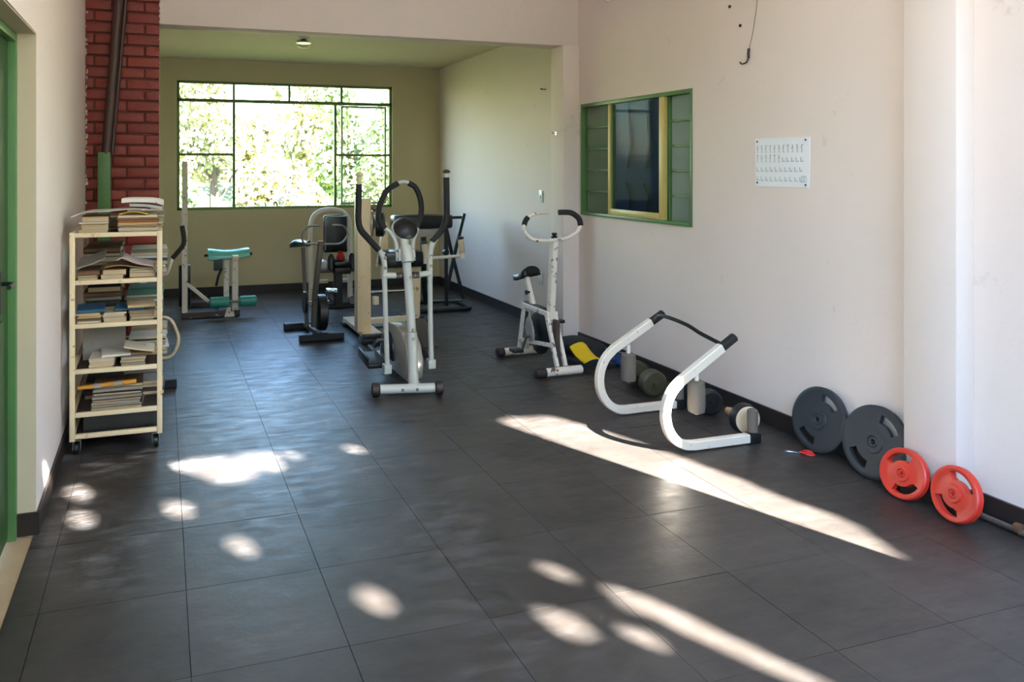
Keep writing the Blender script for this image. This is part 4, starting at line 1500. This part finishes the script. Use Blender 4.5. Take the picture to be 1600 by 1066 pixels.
# tapered second column
MB().prism([(2.345, .081), (2.445, .081), (2.455, .58), (2.30, .58)], (0, 7.11, 0), (1, 0, 0), (0, 0, 1), (0, 1, 0), .09).build('seat_column', CREAM_PAINT, cm, bevel=.003)
MB().mm((2.055, 7.00, .581), (2.445, 7.28, .738)).build('seat', BLACK_VINYL, cm, bevel=.025)
MB().prism([(2.008, .90), (2.115, .90), (2.115, 1.075), (2.015, 1.075)], (0, 7.285, 0), (1, 0, 0), (0, 0, 1), (0, 1, 0), .07).build('back_panel', CREAM_PAINT, cm, bevel=.004)
MB().prism([(2.05, .56), (2.10, .56), (2.165, .70), (2.165, 1.0), (2.117, 1.03), (2.08, .72)], (0, 7.285, 0), (1, 0, 0), (0, 0, 1), (0, 1, 0), .06).build('back_support', CREAM_PAINT, cm, bevel=.003)
MB().mm((2.10, 7.281, .44), (2.36, 7.33, .58)).build('seat_rail', CREAM_PAINT, cm, bevel=.003)
MB().mm((2.02, 7.30, .18), (2.075, 7.36, .26)).build('stop_block', CREAM_PAINT, cm, bevel=.004)
# disc head on the column side
ax = Vector((.96, -.28, 0)).normalized()
hd = MB().lathe([(.0, .0), (.075, 0), (.09, .012), (.118, .018), (.120, .038), (.10, .046), (.06, .046), (.035, .058), (.0, .06)], Vector((1.797, 6.665, 1.045)), ax, 28).build('disc', SILVER_PLASTIC, cm)
MB().lathe([(.0, 0), (.10, 0), (.112, .01), (.112, .07), (.09, .085), (.0, .09)], Vector((1.797, 6.665, 1.04)) + ax * .062, ax, 24).build('black_hub', BLACK_PLASTIC, cm)
MB().lathe([(.012, 0), (.012, .03), (.03, .032), (.032, .075), (.02, .085), (0, .086)], (1.785, 6.60, 1.19), (1, -.35, 0), 14).build('knob', mat('copper_brown', (128, 96, 70), .35, metal=.4), cm)
# hand cranks
cr_ = MB().cyl((2.42, 7.06, .655), (2.86, 7.04, .672), .016, 12).build('crank_bar', WHITE_CHIPPED, cm)
for x, z in ((2.475, .61), (2.862, .645)):
    MB().rect([(x, 7.04, z), (x, 7.04, z + .055)], .05, .05, (0, 1, 0)).build('grip_socket', WHITE_PAINT, cm)
    gp = MB().lathe([(.024, 0), (.03, .01), (.03, .13), (.02, .14)], (x, 7.04, z + .055), (-.08, 0, 1), 14).build('crank_grip', CREAM_PLASTIC, cm)
    MB().lathe([(.02, 0), (.033, .005), (.03, .025), (.0, .032)], Vector((x - .011, 7.04, z + .055 + .138)), (-.08, 0, 1), 14).build('grip_cap', BLACK_PLASTIC, gp)

# ================================================================== DARK BENCH WITH CROSSED LEGS
xb = thing('padded_bench_rack', 'black folding rack with long black pad on crossed legs in the far corner', 'exercise machine', (2.85, 7.95, 0))
MB().mm((2.36, 7.72, .888), (3.04, 7.90, 1.040)).build('long_pad', BLACK_VINYL, xb, bevel=.03)
MB().prism([(2.50, .80), (2.86, .80), (2.90, .886), (2.42, .886)], (0, 7.76, 0), (1, 0, 0), (0, 0, 1), (0, 1, 0), .09).build('pad_support', mat('dull_white_panel', (170, 164, 154), .5), xb, bevel=.004)
m = MB()
m.rect([(3.20, 7.80, 1.045), (3.09, 7.80, .62), (2.985, 7.80, .17)], .035, .03, (0, 1, 0))
m.build('leg', BLACK_METAL, xb)
MB().rect([(3.01, 7.86, .87), (3.06, 7.86, .66), (3.215, 7.86, .09)], .035, .03, (0, 1, 0)).build('leg', BLACK_METAL, xb)
MB().rect([(2.96, 7.74, .60), (2.965, 7.74, .045)], .035, .03, (0, 1, 0)).build('leg', BLACK_METAL, xb)
MB().rect([(3.035, 7.83, 1.0), (3.18, 7.83, 1.0)], .03, .03, (0, 1, 0)).build('top_bar', BLACK_METAL, xb)
MB().rect([(2.97, 7.77, .62), (2.97, 7.77, .885)], .04, .04, (1, 0, 0)).build('pad_post', BLACK_METAL, xb)
MB().tube(fillet([(2.62, 7.62, .024), (3.22, 7.62, .024), (3.22, 8.15, .024), (2.66, 8.15, .024), (2.60, 7.64, .024)], .09), .022, 12).build('floor_loop', BLACK_METAL, xb)
MB().tube([(2.95, 8.12, .03), (3.2, 7.85, .07)], .014, 8).build('cross_rod', STEEL, xb)
MB().rect([(2.72, 7.8, .86), (2.72, 7.8, .30), (2.80, 7.95, .046)], .06, .05, (1, 0, 0)).build('pedestal', BLACK_METAL, xb)
MB().lathe([(0, -.03), (.03, -.03), (.036, 0), (.03, .03), (0, .03)], (2.955, 7.74, .63), (0, 1, 0), 14).build('joint_knob', BLACK_PLASTIC, xb)
# ================================================================== ELLIPTICAL TRAINER
el = thing('elliptical_trainer', 'pale grey elliptical trainer with black loop handle and tall moving arms', 'elliptical trainer', (1.64, 5.3, 0))
fa, fb = Vector((1.372, 4.975, .047)), Vector((1.835, 4.885, .047))
fd = (fb - fa).normalized()
MB().cyl(fa + fd * .045, fb - fd * .045, .032, 18).build('front_foot', SILVER_PAINT, el)
MB().lathe([(.03, 0), (.046, .008), (.046, .05), (.036, .06)], fa - fd * .012, fd, 18).build('foot_cap', BROWN_CAP, el)
MB().lathe([(.03, 0), (.046, .008), (.046, .05), (.036, .06)], fb + fd * .012, -fd, 18).build('foot_cap', BROWN_CAP, el)
fm_ = Vector((fd.y, -fd.x, 0))
for d in (.20, .30):
    MB().lathe([(.011, -.002), (.011, .004), (.006, .006)], fa + fd * d + fm_ * .031, fm_, 10).build('bolt', STEEL, el)
post = [(1.655, 4.955, .07), (1.652, 4.975, .33), (1.647, 5.04, .75), (1.640, 5.12, 1.07)]
MB().tube([(1.6555, 4.952, .05), (1.655, 4.958, .10), (1.6525, 4.985, .42)], .036, 16).build('lower_post', SILVER_PAINT, el)
MB().tube([(1.6525, 4.986, .421), (1.647, 5.04, .75), (1.640, 5.12, 1.07)], .031, 16).build('post', SILVER_PAINT, el)
for z in (.44, .38):
    MB().lathe([(.012, 0), (.012, .006), (.006, .009)], (1.652, 4.949 + (z - .38) * .02, z), (0, -1, .1), 10).build('bolt', STEEL, el)
MB().lathe([(.011, 0), (.011, .006), (.005, .009)], (1.649, 4.997, .80), (0, -1, .1), 10).build('bolt', STEEL, el)
MB().tube([(1.6465, 5.055, .895), (1.643, 5.09, 1.005)], .0435, 16).build('post_collar', SILVER_PAINT, el)
# console
cs = MB().lathe([(.0, -.02), (.06, -.018), (.085, 0), (.088, .02), (.07, .045), (.03, .06), (0, .064)], (1.655, 5.145, 1.115), (0, -.72, .70), 28).build('console', BLACK_PLASTIC, el)
MB().lathe([(.082, -.012), (.094, -.008), (.094, .008), (.082, .012)], (1.655, 5.160, 1.118), (0, -.72, .70), 28).build('console_rim', SILVER_PAINT, cs)
# fixed loop handle
def yl(z):
    return 5.10 + (z - .9) * 0.22


def P(pts):
    return [(x, yl(z), z) for x, z in pts]


MB().tube(smooth_path(P([(1.588, .90), (1.588, .96), (1.578, 1.04), (1.545, 1.10), (1.505, 1.13)]), 5), .0165, 12).build('loop_tube', SILVER_PAINT, el)
MB().tube(smooth_path(P([(1.705, .90), (1.705, .96), (1.712, 1.04), (1.738, 1.10), (1.75, 1.13)]), 5), .0165, 12).build('loop_tube', SILVER_PAINT, el)
MB().tube(smooth_path(P([(1.61, 1.443), (1.67, 1.457), (1.72, 1.443)]), 5), .014, 12).build('loop_tube', SILVER_PAINT, el)
MB().tube(smooth_path(P([(1.508, 1.128), (1.475, 1.175), (1.468, 1.24), (1.49, 1.315), (1.545, 1.40), (1.625, 1.446)]), 7), .0205, 12).build('loop_grip', BLACK_FOAM, el)
MB().tube(smooth_path(P([(1.745, 1.128), (1.775, 1.19), (1.79, 1.26), (1.785, 1.34), (1.755, 1.415), (1.705, 1.448)]), 7), .0205, 12).build('loop_grip', BLACK_FOAM, el)
for x in (1.588, 1.705):
    MB().mm((min(x, 1.6465) if x < 1.64 else 1.66, 5.075, .905), (1.63 if x < 1.64 else x, 5.095, .985)).build('loop_bracket', SILVER_PAINT, el, bevel=.003)
    for z in (.915, .975):
        MB().lathe([(.012, 0), (.012, .008), (.006, .011)], (x, yl(z) - .0155, z), (0, -1, 0), 10).build('bolt', STEEL, el)
# cross axle
MB().cyl((1.475, 5.09, .805), (1.60, 5.075, .80), .021, 14).build('axle_sleeve', SILVER_PAINT, el)
MB().cyl((1.70, 5.075, .80), (1.825, 5.09, .805), .021, 14).build('axle_sleeve', SILVER_PAINT, el)
MB().cyl((1.565, 5.078, .80), (1.735, 5.078, .80), .0235, 14).build('axle', BROWN_CAP, el)
# moving arms
ya = 5.09
for sgn in (0, 1):
    if sgn == 0:
        foam = [(1.302, 1.445), (1.300, 1.32), (1.298, 1.20), (1.315, 1.13), (1.37, 1.065), (1.445, .985)]
        grey = [(1.445, .985), (1.475, .93), (1.486, .87), (1.486, .76)]
        low = [(1.486, .78), (1.500, .45), (1.514, .165)]
        neck = [(1.303, 1.44), (1.303, 1.50)]
    else:
        foam = [(1.949, 1.49), (1.951, 1.34), (1.950, 1.21), (1.925, 1.13), (1.87, 1.06), (1.84, 1.03)]
        grey = [(1.885, 1.075), (1.842, 1.01), (1.826, .93), (1.824, .76)]
        low = [(1.824, .78), (1.832, .45), (1.843, .175)]
        neck = [(1.949, 1.485), (1.949, 1.52)]
    q = lambda L: [(x, ya, z) for x, z in L]
    MB().tube(smooth_path(q(grey), 6), .020, 12).build('arm_tube', SILVER_PAINT, el)
    MB().tube(smooth_path(q(foam), 6), .0225, 12).build('arm_grip', BLACK_FOAM, el)
    MB().tube(q(neck), .017, 12).build('arm_neck', CREAM_PLASTIC if sgn == 0 else SILVER_PAINT, el)
    MB().lathe([(.018, 0), (.029, .006), (.029, .014), (.016, .024), (0, .027)], (neck[1][0], ya, neck[1][1]), (0, 0, 1), 16).build('arm_cap', CREAM_PLASTIC if sgn == 0 else BLACK_PLASTIC, el)
    MB().tube([(x, ya + (.78 - z) * .04, z) for x, z in low], .0185, 12).build('lower_arm', SILVER_PAINT, el)
    gx_ = grey[2][0]
    for z in (.93, .86):
        MB().lathe([(.012, 0), (.012, .006), (.006, .009)], (gx_, ya - .019, z), (0, -1, 0), 10).build('bolt', STEEL, el)
    xb_, zb_ = low[2]
    MB().mm((xb_ - .028, ya + .0, zb_ - .055), (xb_ + .028, ya + .065, zb_ + .01)).build('arm_foot', SILVER_PAINT, el, bevel=.006)
# flywheel housing: shell seen end-on
yz = [(5.02, .075), (5.0, .20), (5.05, .31), (5.16, .385), (5.30, .415), (5.45, .40), (5.60, .33), (5.70, .22), (5.72, .10), (5.66, .075)]
MB().prism(yz, (1.625, 0, 0), (0, 1, 0), (0, 0, 1), (1, 0, 0), .125).build('housing', SILVER_PLASTIC, el, bevel=.022)
MB().prism([(a * .45 + 3.06, b * .6 + .09) for a, b in yz], (1.612, 0, 0), (0, 1, 0), (0, 0, 1), (1, 0, 0), .151).build('housing_band', BLACK_PLASTIC, el, bevel=.006)
MB().rect([(1.69, 4.99, .055), (1.69, 5.95, .045)], .05, .04, (0, 0, 1)).build('base_rail', SILVER_PAINT, el)
MB().cyl((1.55, 5.98, .033), (1.83, 5.98, .033), .031, 14).build('rear_foot', BROWN_CAP, el)
# crank and pedals
MB().cyl((1.56, 5.52, .25), (1.80, 5.52, .25), .014, 10).build('crank_axle', STEEL, el)
m = MB()
m.rect([(1.555, 5.52, .25), (1.555, 5.64, .17)], .035, .014, (1, 0, 0))
m.rect([(1.805, 5.52, .25), (1.805, 5.60, .36)], .035, .014, (1, 0, 0))
m.build('crank_arm', STEEL, el)
MB().rect([(1.53, 5.16, .135), (1.53, 5.66, .17)], .04, .03, (1, 0, 0)).build('pedal_rail', BROWN_CAP, el)
MB().rect([(1.845, 5.16, .145), (1.845, 5.64, .36)], .04, .03, (1, 0, 0)).build('pedal_rail', BROWN_CAP, el)
ro = Matrix.Rotation(.07, 3, 'X')
MB().box((1.455, 5.30, .165), (.14, .30, .035), ro).build('pedal', BLACK_PLASTIC, el, bevel=.010)
MB().box((1.395, 5.30, .195), (.018, .28, .05), ro).build('pedal_lip', BLACK_PLASTIC, el, bevel=.006)
ro = Matrix.Rotation(.42, 3, 'X')
MB().box((1.895, 5.42, .298), (.13, .34, .035), ro).build('pedal', mat('dark_grey_plastic', (70, 68, 66), .5), el, bevel=.010)

# ================================================================== WHITE EXERCISE BIKE
wb = thing('exercise_bike', 'chipped white exercise bike with black saddle beside the alcove pilaster', 'exercise bike', (2.85, 5.4, 0))
MB().cyl((2.675, 5.035, .036), (3.02, 5.045, .036), .032, 16).build('front_foot', WHITE_CHIPPED, wb)
MB().lathe([(.03, 0), (.037, .005), (.037, .085), (.033, .09)], (2.625, 5.0335, .037), (1, .02, 0), 16).build('foot_cap', BROWN_CAP, wb)
MB().cyl((2.665, 5.70, .036), (3.03, 5.71, .036), .032, 16).build('rear_foot', WHITE_CHIPPED, wb)
MB().lathe([(.03, 0), (.037, .005), (.037, .06), (.033, .065)], (2.625, 5.699, .037), (1, .02, 0), 16).build('foot_cap', BROWN_CAP, wb)
for x in (2.822, 2.892):
    MB().rect([(x, 5.055, .068), (x, 5.212, .425)], .034, .026, (1, 0, 0)).build('fork_leg', WHITE_CHIPPED, wb)
    MB().rect([(x, 5.685, .066), (x, 5.60, .425)], .03, .026, (1, 0, 0)).build('rear_leg', WHITE_CHIPPED, wb)
    MB().rect([(x, 5.19, .435), (x, 5.625, .435)], .034, .026, (1, 0, 0)).build('top_rail', WHITE_CHIPPED, wb)
    MB().rect([(x, 5.12, .21), (x, 5.65, .14)], .03, .022, (1, 0, 0)).build('lower_rail', WHITE_CHIPPED, wb)
MB().mm((2.836, 5.24, .425), (2.878, 5.63, .462)).build('top_cover', BLACK_PLASTIC, wb, bevel=.005)
MB().lathe([(0, -.012), (.15, -.012), (.165, -.006), (.165, .006), (.15, .012), (0, .012)], (2.857, 5.40, .245), (1, 0, 0), 32).build('flywheel', BLACK_METAL, wb)
MB().mm((2.8405, 5.10, .13), (2.8735, 5.16, .40)).build('belt_strap', mat('worn_brown_strap', (72, 60, 52), .7, var=.3), wb, bevel=.003)
MB().prism([(5.38, .20), (5.44, .17), (5.50, .20), (5.53, .27), (5.51, .34), (5.46, .38), (5.42, .34), (5.385, .27)], (2.806, 0, 0), (0, 1, 0), (0, 0, 1), (-1, 0, 0), .012).build('chain_cover', SILVER_PLASTIC, wb, bevel=.003)
m = MB()
m.cyl((2.76, 5.44, .22), (2.95, 5.44, .22), .011, 10)
m.rect([(2.768, 5.44, .22), (2.768, 5.52, .10)], .022, .012, (1, 0, 0))
m.rect([(2.945, 5.44, .22), (2.945, 5.36, .34)], .022, .012, (1, 0, 0))
m.build('crank', STEEL, wb)
MB().mm((2.67, 5.475, .078), (2.76, 5.565, .104)).build('pedal', BLACK_PLASTIC, wb, bevel=.005)
MB().mm((2.953, 5.315, .328), (3.04, 5.405, .354)).build('pedal', BLACK_PLASTIC, wb, bevel=.005)
hp = MB().rect([(2.857, 5.218, .37), (2.856, 5.19, .70), (2.855, 5.157, 1.02)], .062, .045, (1, 0, 0)).build('handle_post', WHITE_CHIPPED, wb)
MB().lathe([(.024, 0), (.024, .012), (.012, .02), (.022, .032), (.018, .042), (0, .044)], (2.855, 5.157, 1.02), (0, 0, 1), 14).build('post_knob', BLACK_PLASTIC, wb)
yb_ = 5.14
def H(pts):
    return [(x, yb_ + (z - 1.03) * .12 + d, z) for x, z, d in pts]
# left and right halves of the handlebar
m = MB()
m.tube(smooth_path(H([(2.855, 1.010, -.012), (2.76, 1.005, 0), (2.66, 1.02, 0), (2.60, 1.075, .0), (2.598, 1.13, .0), (2.64, 1.185, .01), (2.74, 1.212, .03), (2.83, 1.215, .05)]), 6), .0145, 12)
m.tube(smooth_path(H([(2.855, 1.010, -.012), (2.95, 1.02, 0), (3.04, 1.06, 0), (3.075, 1.115, 0), (3.07, 1.165, .01), (3.02, 1.205, .02), (2.95, 1.213, .03)]), 6), .0145, 12)
m.build('handlebar', WHITE_CHIPPED, wb)
MB().tube(smooth_path(H([(3.079, 1.11, 0), (3.072, 1.165, .01), (3.02, 1.207, .02), (2.955, 1.214, .03), (2.915, 1.213, .04)]), 6), .0215, 12).build('bar_grip', BLACK_FOAM, wb)
MB().tube(smooth_path(H([(2.598, 1.125, .0), (2.612, 1.155, .005), (2.636, 1.182, .01)]), 4), .0205, 12).build('bar_grip', BLACK_FOAM, wb)
MB().rect([(2.857, 5.50, .44), (2.857, 5.62, .655)], .042, .036, (1, 0, 0)).build('seat_post', WHITE_PAINT, wb)
MB().lathe([(.010, 0), (.010, .02), (.018, .022), (.018, .035), (0, .037)], (2.838, 5.53, .55), (-1, 0, 0), 12).build('seat_knob', BLACK_PLASTIC, wb)
saddle('saddle', (2.857, 5.655, .688), (-.12, .90, -.36), .28, .20, BLACK_VINYL, wb)

# ================================================================== AB CRUNCH FRAME
uf = thing('crunch_frame', 'white bent abdominal crunch frame with black grips and grey foam rollers', 'exercise frame', (2.85, 3.82, 0))
def frame(y, pts):
    return [(x, y, z) for x, z in pts]
near = [(3.165, .030), (2.80, .030), (2.735, .040), (2.672, .078), (2.632, .135), (2.615, .205), (2.625, .280), (2.662, .345), (2.715, .392), (2.985, .555)]
far = [(3.165, .030), (2.80, .030), (2.735, .040), (2.668, .082), (2.625, .145), (2.608, .22), (2.618, .30), (2.655, .37), (2.71, .42), (2.985, .572)]
for y, L in ((3.50, near), (4.14, far)):
    path = [vec(p) for p in frame(y, L)]
    path = [path[0]] + smooth_path(path[1:-1], 4) + [path[-1]]
    MB().rect(path, .050, .042, (0, 1, 0)).build('bent_tube', WHITE_PAINT, uf)
    d = (path[-1] - vec(frame(y, [L[-2]])[0])).normalized()
    e = path[-1]
    MB().cyl(e + d * .002, e + d * .105, .026, 16, .004).build('grip', BLACK_FOAM, uf)
    MB().cyl((2.818, y, .20), (2.818, y, .44), .013, 10).build('roller_pin', WHITE_PAINT, uf)
    MB().lathe([(.030, 0), (.044, .008), (.047, .04), (.047, .13), (.044, .168), (.030, .178)], (2.818, y, .208), (0, 0, 1), 22).build('foam_roller', GREY_FOAM, uf)
c0 = Vector((2.995, 3.522, .572)); c1 = Vector((2.995, 4.118, .588))
MB().tube(smooth_path([c0, (2.975, 3.66, .602), (2.965, 3.78, .632), (2.965, 4.0, .64), c1], 6), .0115, 10).build('cross_bar', BLACK_METAL, uf)
for y in (3.50, 4.14):
    MB().mm((3.166, y - .03, .002), (3.235, y + .03, .058)).build('foot', BLACK_PLASTIC, uf, bevel=.006)
    MB().lathe([(.02, 0), (.029, .005), (.029, .125), (.02, .132)], (3.199, y, .0585), (0, 0, 1), 16).build('short_roller', GREY_FOAM, uf)

# ================================================================== DUMBBELLS AND WHEEL
def dumbbell(name, label, a, b, r, hl, grip_r, m_, bar_m, group=None):
    a, b = vec(a), vec(b)
    d = (b - a).normalized()
    mid = (a + b) / 2
    t_ = thing(name, label, 'dumbbell', (mid.x, mid.y, 0), group)
    MB().cyl(a - d * .02, b + d * .02, grip_r, 14).build('handle_bar', bar_m, t_)
    for c, s_ in ((a, -1), (b, 1)):
        MB().lathe([(grip_r, 0), (r * .86, 0), (r, .010), (r, hl - .012), (r * .84, hl), (r * .55, hl), (r * .5, hl - .006), (.018, hl - .006), (.016, hl + .012), (0, hl + .012)], c, d * s_, 26).build('head', m_, t_)
    return t_


dumbbell('dumbbell', 'olive dumbbell on the floor behind the crunch frame roller', (3.225, 4.62, .090), (3.205, 4.46, .090), .0895, .085, .016, OLIVE, OLIVE)
dumbbell('dumbbell', 'black rubber dumbbell lying by the wall between frame roller and cream wheel', (3.36, 4.20, .079), (3.315, 4.02, .079), .078, .075, .016, BLACK_PLASTIC, STEEL)
# ab wheel
aw = thing('ab_wheel', 'cream ab wheel with dark tyre and wooden handle resting by the skirting', 'ab wheel', (3.29, 3.62, 0))
wc = Vector((3.26, 3.63, .090))
wd = Vector((.08, .995, 0)).normalized()
MB().lathe([(.074, -.028), (.086, -.024), (.0885, 0), (.086, .024), (.074, .028)], wc, wd, 36).build('tyre', BLACK_PLASTIC, aw)
MB().lathe([(.0, -.036), (.012, -.036), (.05, -.033), (.07, -.036), (.078, -.033), (.078, .033), (.0, .036)], wc, wd, 32).build('disc', CREAM_PLASTIC, aw)
MB().lathe([(.012, .034), (.020, .04), (.026, .08), (.027, .12), (.020, .155), (.0, .16)], wc, wd, 18).build('handle', WOOD, aw)
MB().lathe([(.010, -.034), (.011, -.045), (.010, -.06), (0, -.062)], wc, wd, 12).build('axle_stub', BROWN_CAP, aw)

# ================================================================== WEIGHT PLATES
def plate(name, label, x, y, R_, tilt, m_, yaw=0.0, slot=0.5, spin=25, thick=.030, group=None):
    up = Vector((math.sin(R(tilt)), 0, math.cos(R(tilt))))
    ax_ = Vector((-math.cos(R(tilt)), 0, math.sin(R(tilt))))
    rz_ = Matrix.Rotation(R(yaw), 3, 'Z')
    up, ax_ = rz_ @ up, rz_ @ ax_
    c = Vector((x, y, 0.002)) + up * R_
    t_ = thing(name, label, 'weight plate', (x, y, 0), group)
    n = 48
    rr = [.075, .15, .17, .30, .32, .50, .56, .79, .86, .95, 1.0, 1.0]
    fz = [.40, .40, .62, .62, .42, .42, .40, .40, .50, .50, .34, .0]
    rr = [R_ * q for q in rr]
    fz = [(q - .0) * thick for q in fz]
    bz = [-thick * .45] * 10 + [-thick * .34, 0]
    miss = set()
    for k in range(n):
        a = (k + .5) / n * 360
        for base in (spin, spin + 180):
            dlt = (a - base + 180) % 360 - 180
            if abs(dlt) < slot:
                miss.add((6, k))
                if slot > 38 and abs(dlt) < slot - 5:
                    miss.add((5, k))
    axis_up = Matrix.Rotation(0, 3, ax_) @ up
    MB().polar(rr, fz, bz, n, miss, c, ax_, axis_up).build('disc', m_, t_, sharp=32)
    # raised bush round the bore
    MB().polar([R_ * .07, R_ * .085, R_ * .13, R_ * .15], [thick * .42, thick * .56, thick * .56, thick * .42], [-thick * .46, -thick * .5, -thick * .5, -thick * .44], 24, set(), c, ax_, axis_up).build('bore_ring', m_, t_, sharp=28)
    return t_


plate('weight_plate', 'charcoal weight plate leaning on the wall, the one beside the red scissors', 3.415, 3.285, .176, 13, PLATE_BLACK, 0, 26, 335, .03)
plate('weight_plate', 'charcoal weight plate wedged between the other dark plate and the pilaster', 3.388, 2.925, .181, 14, PLATE_BLACK, 0, 26, 325, .03)
plate('weight_plate', 'red weight plate leaning in front of the dark plate at the pilaster', 3.318, 2.70, .117, 15, PLATE_RED, 0, 44, 20, .034)
plate('weight_plate', 'red weight plate at the pilaster corner, beside the bar on the floor', 3.322, 2.456, .121, 12, PLATE_RED, -9, 44, 335, .034)

# bar on the floor
br = thing('steel_bar', 'dull steel bar lying on the floor along the skirting', 'bar', (3.48, 1.6, 0))
MB().cyl((3.478, 2.49, .016), (3.490, .75, .016), .0145, 14, .003).build('shaft', STEEL, br)
MB().lathe([(.016, 0), (.024, .004), (.024, .03), (.016, .034)], (3.4795, 2.30, .0255), (0, -1, 0), 14).build('collar', mat('rusty_steel', (110, 84, 64), .6, metal=.5, var=.3), br)

# scissors
sc = thing('scissors', 'red handled scissors lying on the floor before the dark plate', 'scissors', (3.31, 3.30, 0))
o_ = Vector((3.318, 3.293, .004))
dv = Vector((-.82, .57, 0)).normalized()
pv = Vector((-dv.y, dv.x, 0))
for s_, zz in ((1, .003), (-1, .0055)):
    dd = (dv + pv * .10 * s_).normalized()
    nn = Vector((-dd.y, dd.x, 0))
    MB().prism([(-.01, -.005), (.04, -.005), (.072, 0.0 * s_), (.04, .005), (-.01, .005)], o_ + Vector((0, 0, zz - .003)), dd, nn, (0, 0, 1), .002).build('blade', CHROME, sc)
    h = o_ - dd * .012 + Vector((0, 0, zz))
    c = o_ - dd * .052 - nn * .016 * s_ * 1 + Vector((0, 0, zz))
    ring = [c + dd * (.024 * math.cos(a)) + nn * (.016 * math.sin(a)) for a in [2 * PI * k / 18 for k in range(19)]]
    m = MB()
    m.tube(ring, .0042, 8)
    m.tube([h + dd * .006, c + dd * .024], .0048, 8)
    m.build('handle', RED_PLASTIC, sc)

# ================================================================== SOFT THINGS BY THE PILASTER
def lump(name, c, s, m_, seed, amp, parent=None, rotz=0):
    bm = bmesh.new()
    bmesh.ops.create_icosphere(bm, subdivisions=4, radius=1)
    r = random.Random(seed)
    ph = [(rnd_dir(r) * r.uniform(2, 5), r.uniform(0, 6.28), r.uniform(.3, 1)) for _ in range(10)]
    rz_ = Matrix.Rotation(rotz, 3, 'Z')
    for v in bm.verts:
        p_ = v.co.normalized()
        # flatten towards a rounded box
        q = Vector([math.copysign(abs(t_) ** .55, t_) for t_ in p_])
        k = 1 + amp * sum(w_ * math.sin(f_.dot(p_) + h_) for f_, h_, w_ in ph) / 3
        q = rz_ @ Vector((q.x * s[0] / 2 * k, q.y * s[1] / 2 * k, q.z * s[2] / 2 * (k if q.z > 0 else 1)))
        v.co = vec(c) + q
        v.co.z = max(v.co.z, 0.001)
    vs = [v.co.copy() for v in bm.verts]
    fs = [[v.index for v in f.verts] for f in bm.faces]
    bm.free()
    return MB().add(vs, fs).build(name, m_, parent, sharp=180)


BLACK_CLOTH = mat('black_cloth', (24, 24, 26), .8, var=.25, bump=.3, bump_scale=40)
o = lump('gym_bag', (3.36, 5.62, .05), (.28, .52, .12), BLACK_CLOTH, 3, .10, rotz=.2)
tag(o, 'slack black bag slumped against the wall by the alcove pilaster', 'bag')
m = MB()
for k in range(3):
    dx = .006 * k
    vs, fs = [], []
    for j in range(9):
        for i in range(7):
            x = 3.06 + .28 * i / 6 + dx
            y = 5.09 + .24 * j / 8
            vs.append((x, y, .002 + k * .015 + .004 * math.sin(i * 1.3 + j + k)))
    for j in range(9):
        for i in range(7):
            x = 3.06 + .28 * i / 6 + dx
            y = 5.09 + .24 * j / 8
            vs.append((x, y, .014 + k * .015 + .004 * math.sin(i * 1.3 + j + k)))
    n1 = 63
    for j in range(8):
        for i in range(6):
            a = j * 7 + i
            fs.append((a, a + 7, a + 8, a + 1))
            fs.append((n1 + a, n1 + a + 1, n1 + a + 8, n1 + a + 7))
    for i in range(6):
        for j in (0, 8):
            a = j * 7 + i
            fs.append((a, a + 1, n1 + a + 1, n1 + a))
    for j in range(8):
        for i in (0, 6):
            a = j * 7 + i
            fs.append((a, a + 7, n1 + a + 7, n1 + a))
    m.add(vs, fs)
tag(m.build('exercise_mat', BLACK_CLOTH), 'folded thin black mat on the floor under the yellow foam', 'mat')
ye = sheet('yellow_foam', [(3.075, .062), (3.14, .085), (3.19, .088), (3.225, .066)], .22, .012, YELLOW, 'bright yellow foam piece on the folded black mat', 'foam', 5.09, -.07)
bl = lump('blue_strap_bundle', (3.43, 5.19, .045), (.15, .20, .09), BLUE, 5, .16)
tag(bl, 'bundle of blue and black nylon by the skirting near the olive dumbbell', 'bundle')
o = MB().cyl((3.40, 5.30, .104), (3.44, 5.10, .104), .008, 10).build('chrome_rod', CHROME)
tag(o, 'short chrome rod lying on the blue nylon bundle', 'rod')
o = lump('black_pouch', (3.43, 4.92, .045), (.13, .22, .09), BLACK_CLOTH, 8, .12)
tag(o, 'small black pouch between the blue bundle and the olive dumbbell', 'pouch')
